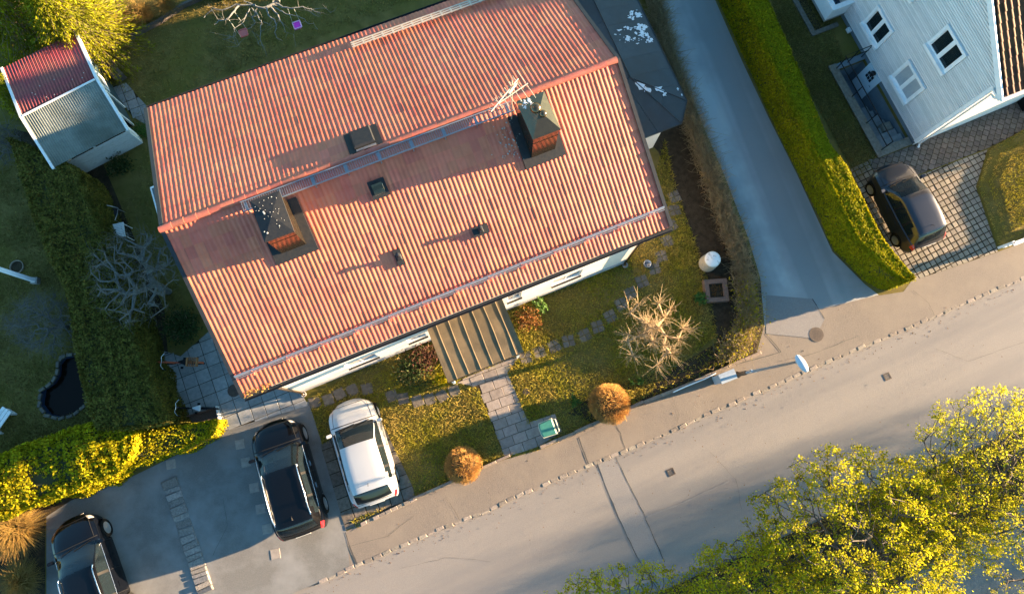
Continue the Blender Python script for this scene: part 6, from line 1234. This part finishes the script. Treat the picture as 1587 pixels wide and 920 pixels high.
def bicycle(label, c, head, fm, basket):
    t = thing('bicycle', label, 'bicycle', (c[0], c[1], .035), head)
    for x in (.53, -.53):
        Mw = Matrix.Translation((x, 0, .34)) @ Matrix.Rotation(math.pi/2, 4, 'X'); ty = part('wheel', MB().tube([tuple(Mw @ Vector((.325*math.cos(a), .325*math.sin(a), 0))) for a in np.linspace(0, 2*math.pi, 29)], .019, 6), M_['rubber'], t, smooth=True); sp_ = MB()
        for k in range(12): a = k*math.pi/6; sp_.tube([tuple(Mw @ Vector((0, 0, .02))), tuple(Mw @ Vector((.315*math.cos(a), .315*math.sin(a), 0)))], .003, 3)
        part('spokes', sp_, M_['chrome'], ty); part('mudguard', MB().add([tuple(Mw @ Vector((.365*math.cos(a), .365*math.sin(a), z))) for a in np.linspace(R_(10), R_(165), 12) for z in (-.035, .035)], [(2*i, 2*i+1, 2*i+3, 2*i+2) for i in range(11)]), M_[fm], t)
    part('frame', MB().tube([(.42, 0, .78), (-.12, 0, .30), (-.53, 0, .34), (-.22, 0, .70), (-.12, 0, .30)], .019, 7).tube([(.40, 0, .72), (-.2, 0, .62)], .018, 7).tube([(.40, 0, .88), (.46, 0, .6), (.53, 0, .34)], .018, 7), M_[fm], t, smooth=True)
    part('handlebar', MB().tube([(.22, -.30, .98), (.32, -.28, 1.0), (.41, -.16, 1.02), (.40, 0, .98), (.41, .16, 1.02), (.32, .28, 1.0), (.22, .30, .98)], .014, 7).tube([(.40, 0, .85), (.40, 0, .99)], .014, 6), M_['chrome'], t, smooth=True)
    for s in (-1, 1): part('grip', MB().tube([(.20, s*.305, .975), (.29, s*.285, .995)], .02, 7), M_['plastic'], t)
    part('saddle', MB().prism([(-.10, -.02), (-.36, -.11), (-.39, -.07), (-.39, .07), (-.36, .11), (-.10, .02)], .76, .83, .02), M_['seat_grey' if not basket else 'plastic'], t); part('seat_post', MB().tube([(-.24, 0, .77), (-.21, 0, .66)], .014, 6), M_['chrome'], t)
    part('pedals', MB().box(-.05, .05, .12, .2, .2, .22).box(-.2, -.1, -.2, -.12, .38, .40).tube([(-.12, -.1, .30), (-.12, .1, .30)], .012, 5), M_['plastic'], t)
    part('rack', MB().box(-.78, -.40, -.06, -.045, .70, .715).box(-.78, -.40, .045, .06, .70, .715).box(-.6, -.58, -.045, .045, .70, .714), M_['plastic'], t)
    if basket:
        bs = MB()
        for k in range(6): bs.box(-.80+k*.07, -.76+k*.07, -.16, .16, .72, .725+.14*(k in (0, 5)))
        for y in (-.16, .15): bs.box(-.80, -.41, y, y+.012, .74, .87)
        part('basket', bs, M_['wicker'], t, kind='stuff')
    return t
bicycle('orange bicycle with a wicker basket standing on the patio', G(274, 561, .7), R_(180), 'orange_paint', True)
bicycle('dark bicycle with a pale saddle standing on the patio nearest the hedge end', G(296, 632, .7), R_(179), 'plastic', False)
p0, p1 = G(274, 664), G(341, 645); an_ = math.atan2(p1[1]-p0[1], p1[0]-p0[0]); ln = float(np.linalg.norm(p1-p0)); t = thing('sun_stripe_edging', 'low frame on the patio behind the box hedge, standing in for sunlit stripes', 'edging', tuple(p0), an_)
part('board', MB().box(0, ln, .30, .34, 0, .22), M_['planter_wood'], t); part('board', MB().box(0, ln, -.05, -.01, 0, .22), M_['planter_wood'], t); part('board', MB().box(-.04, -.001, -.1, .38, 0, .26), M_['worn_white'], t); part('board', MB().box(ln+.001, ln+.04, -.1, .38, 0, .26), M_['worn_white'], t); part('floor', MB().box(.0, ln, -.009, .299, 0, .05), M_['old_wood'], t)  # long boards and floor stand in for sunlit stripes on the ground
t = thing('garden_edging', 'low weathered timber edging between the back lawn and the dry grass border', 'low wall', tuple(G(128, 86)), 0); P = [np.array(G(*p)) for p in ((128, 86), (165, 76), (205, 60), (250, 36), (285, 12), (330, -8))]
for a, b in zip(P[:-1], P[1:]):
    L = float(np.linalg.norm(b-a)); an_ = math.atan2(b[1]-a[1], b[0]-a[0]); o = link('edging_board', MB().box(.01, L-.01, -.05, .05, 0, .24).mesh('edging_board'), M_['old_wood'], t); o.location = tuple(a-P[0]); o.rotation_euler = (0, 0, an_)
q0, q1 = np.array(G(1549, 386)), np.array(G(1700, 328)); L = float(np.linalg.norm(q1-q0)); t = thing('white_fence', 'low white slatted fence at the right edge between lawn and pavement', 'fence', tuple(q0), math.atan2(q1[1]-q0[1], q1[0]-q0[0]))
for z in (.18, .42, .66): part('rail', MB().box(0, L, -.015, .015, z, z+.12), M_['white_paint'], t)
part('cap', MB().box(-.06, .52, -.07, .07, .80, .84), M_['white_paint'], t)
for i in range(5): x = i*L/4; part('post', MB().box(x-.05, x+.05, .016, .11, 0, .84), M_['white_paint'], t)
c = G(1588, 160); t = thing('storage_box', 'dark storage box against the white wall at the right edge', 'box', tuple(c), A2); part('body', MB().box(-.3, .5, -.3, .3, 0, .55), M_['plastic'], t); part('lid', MB().box(-.33, .53, -.33, .33, .551, .60), M_['plastic'], t)
# raised corner lawn beside the paved drive
cl = PL([(1513, 290), (1530, 234), (1590, 198), (1670, 168), (1740, 250), (1700, 325), (1548, 387)]); n = len(cl); mb = MB().add([(*p, .0) for p in cl]+[(*p, .10) for p in offs(cl, .04)]+[(*p, .22) for p in offs(cl, 1.0)], [tuple(range(2*n, 3*n))[::-1]]+[(k*n+i, k*n+(i+1) % n, (k+1)*n+(i+1) % n, (k+1)*n+i) for k in (0, 1) for i in range(n)])
me = mb.mesh('raised_lawn'); bm = bmesh.new(); bm.from_mesh(me); bmesh.ops.recalc_face_normals(bm, faces=bm.faces); bm.to_mesh(me); bm.free(); struct('raised_lawn', me, M_['lawn'])
poly = np.array(cl); lo, hi = poly.min(0), poly.max(0); k = 26000; Pq = RNG.uniform(lo, hi, (k, 2)); Pq = Pq[inpoly(Pq, cl)]; i1, i2 = inpoly(Pq, offs(cl, .8)), inpoly(Pq, offs(cl, .4)); hz = np.where(i1, .22, np.where(i2, .15, .09)); k = len(Pq); a = RNG.uniform(0, 6.28, k); w = .011; hh = .07*RNG.uniform(.5, 1.5, k); Bq = np.c_[Pq, hz]; d = np.c_[np.cos(a)*w, np.sin(a)*w, np.zeros(k)]; T = Bq+np.c_[RNG.normal(0, .035, (k, 2)), hh]
tag(link('corner_lawn_grass', npmesh('corner_lawn_grass', np.stack([Bq-d, Bq+d, T], 1).reshape(-1, 3), np.arange(3*k).reshape(k, 3), RNG.random(k)), M_['grass_blade']), kind='stuff')
# dead leaves caught in the gutter corner
P = np.c_[RNG.uniform(.02, .9, 90), RNG.normal(.02, .06, 90), np.full(90, ZE+.03)+RNG.uniform(0, .04, 90)]; V, F = quads(P, RNG.normal(0, .4, P.shape)+[0, 0, 1], .03); part('dead_leaves', npmesh('dead_leaves', V, F, RNG.random(len(F))), M_['straw'], house, kind='stuff')
# unseen hedge and house added out of frame to shade back lawn and shed
hq = [np.array((math.cos(SUN_AZ)*s_-math.sin(SUN_AZ)*p_, math.sin(SUN_AZ)*s_+math.cos(SUN_AZ)*p_)) for s_, p_ in ((17.5, 16.9), (22, 16.9), (22, 19.5), (17.5, 19.5))]
hedge('unseen_hedge', 'unseen tall hedge added beyond the top edge to shade the back lawn', 'hedge', [hq[0], hq[1]], [hq[3], hq[2]], 4.6, 'hedge_dark', 300, .10)
def sp_(s, q): return (math.cos(SUN_AZ)*s-math.sin(SUN_AZ)*q, math.sin(SUN_AZ)*s+math.cos(SUN_AZ)*q)
NB = thing('unseen_house', 'unseen house added beyond the top right edge to shade the shed', 'house', (*sp_(30, 13.3), 0), SUN_AZ); slab_yz(n_ := MB(), [(0, 0), (3.6, 0), (3.6, 9.2), (2.3, 8.25), (0, 7.9)], 0, 9); part('wall', n_, M_['white_wall'], NB)  # unseen house, its roof line shaped to put the shed in shade
slab_yz(n_ := MB(), [(-.2, 7.94), (2.3, 8.33), (3.8, 9.42), (3.8, 9.36), (2.3, 8.26), (-.2, 7.88)], -.3, 9.3); part('roof', n_, M_['brown_tile'], NB)
for x in (2, 5): part('window', MB().box(x, x+1.1, -.03, -.002, 1.2, 2.4), M_['glass_dark'], NB)
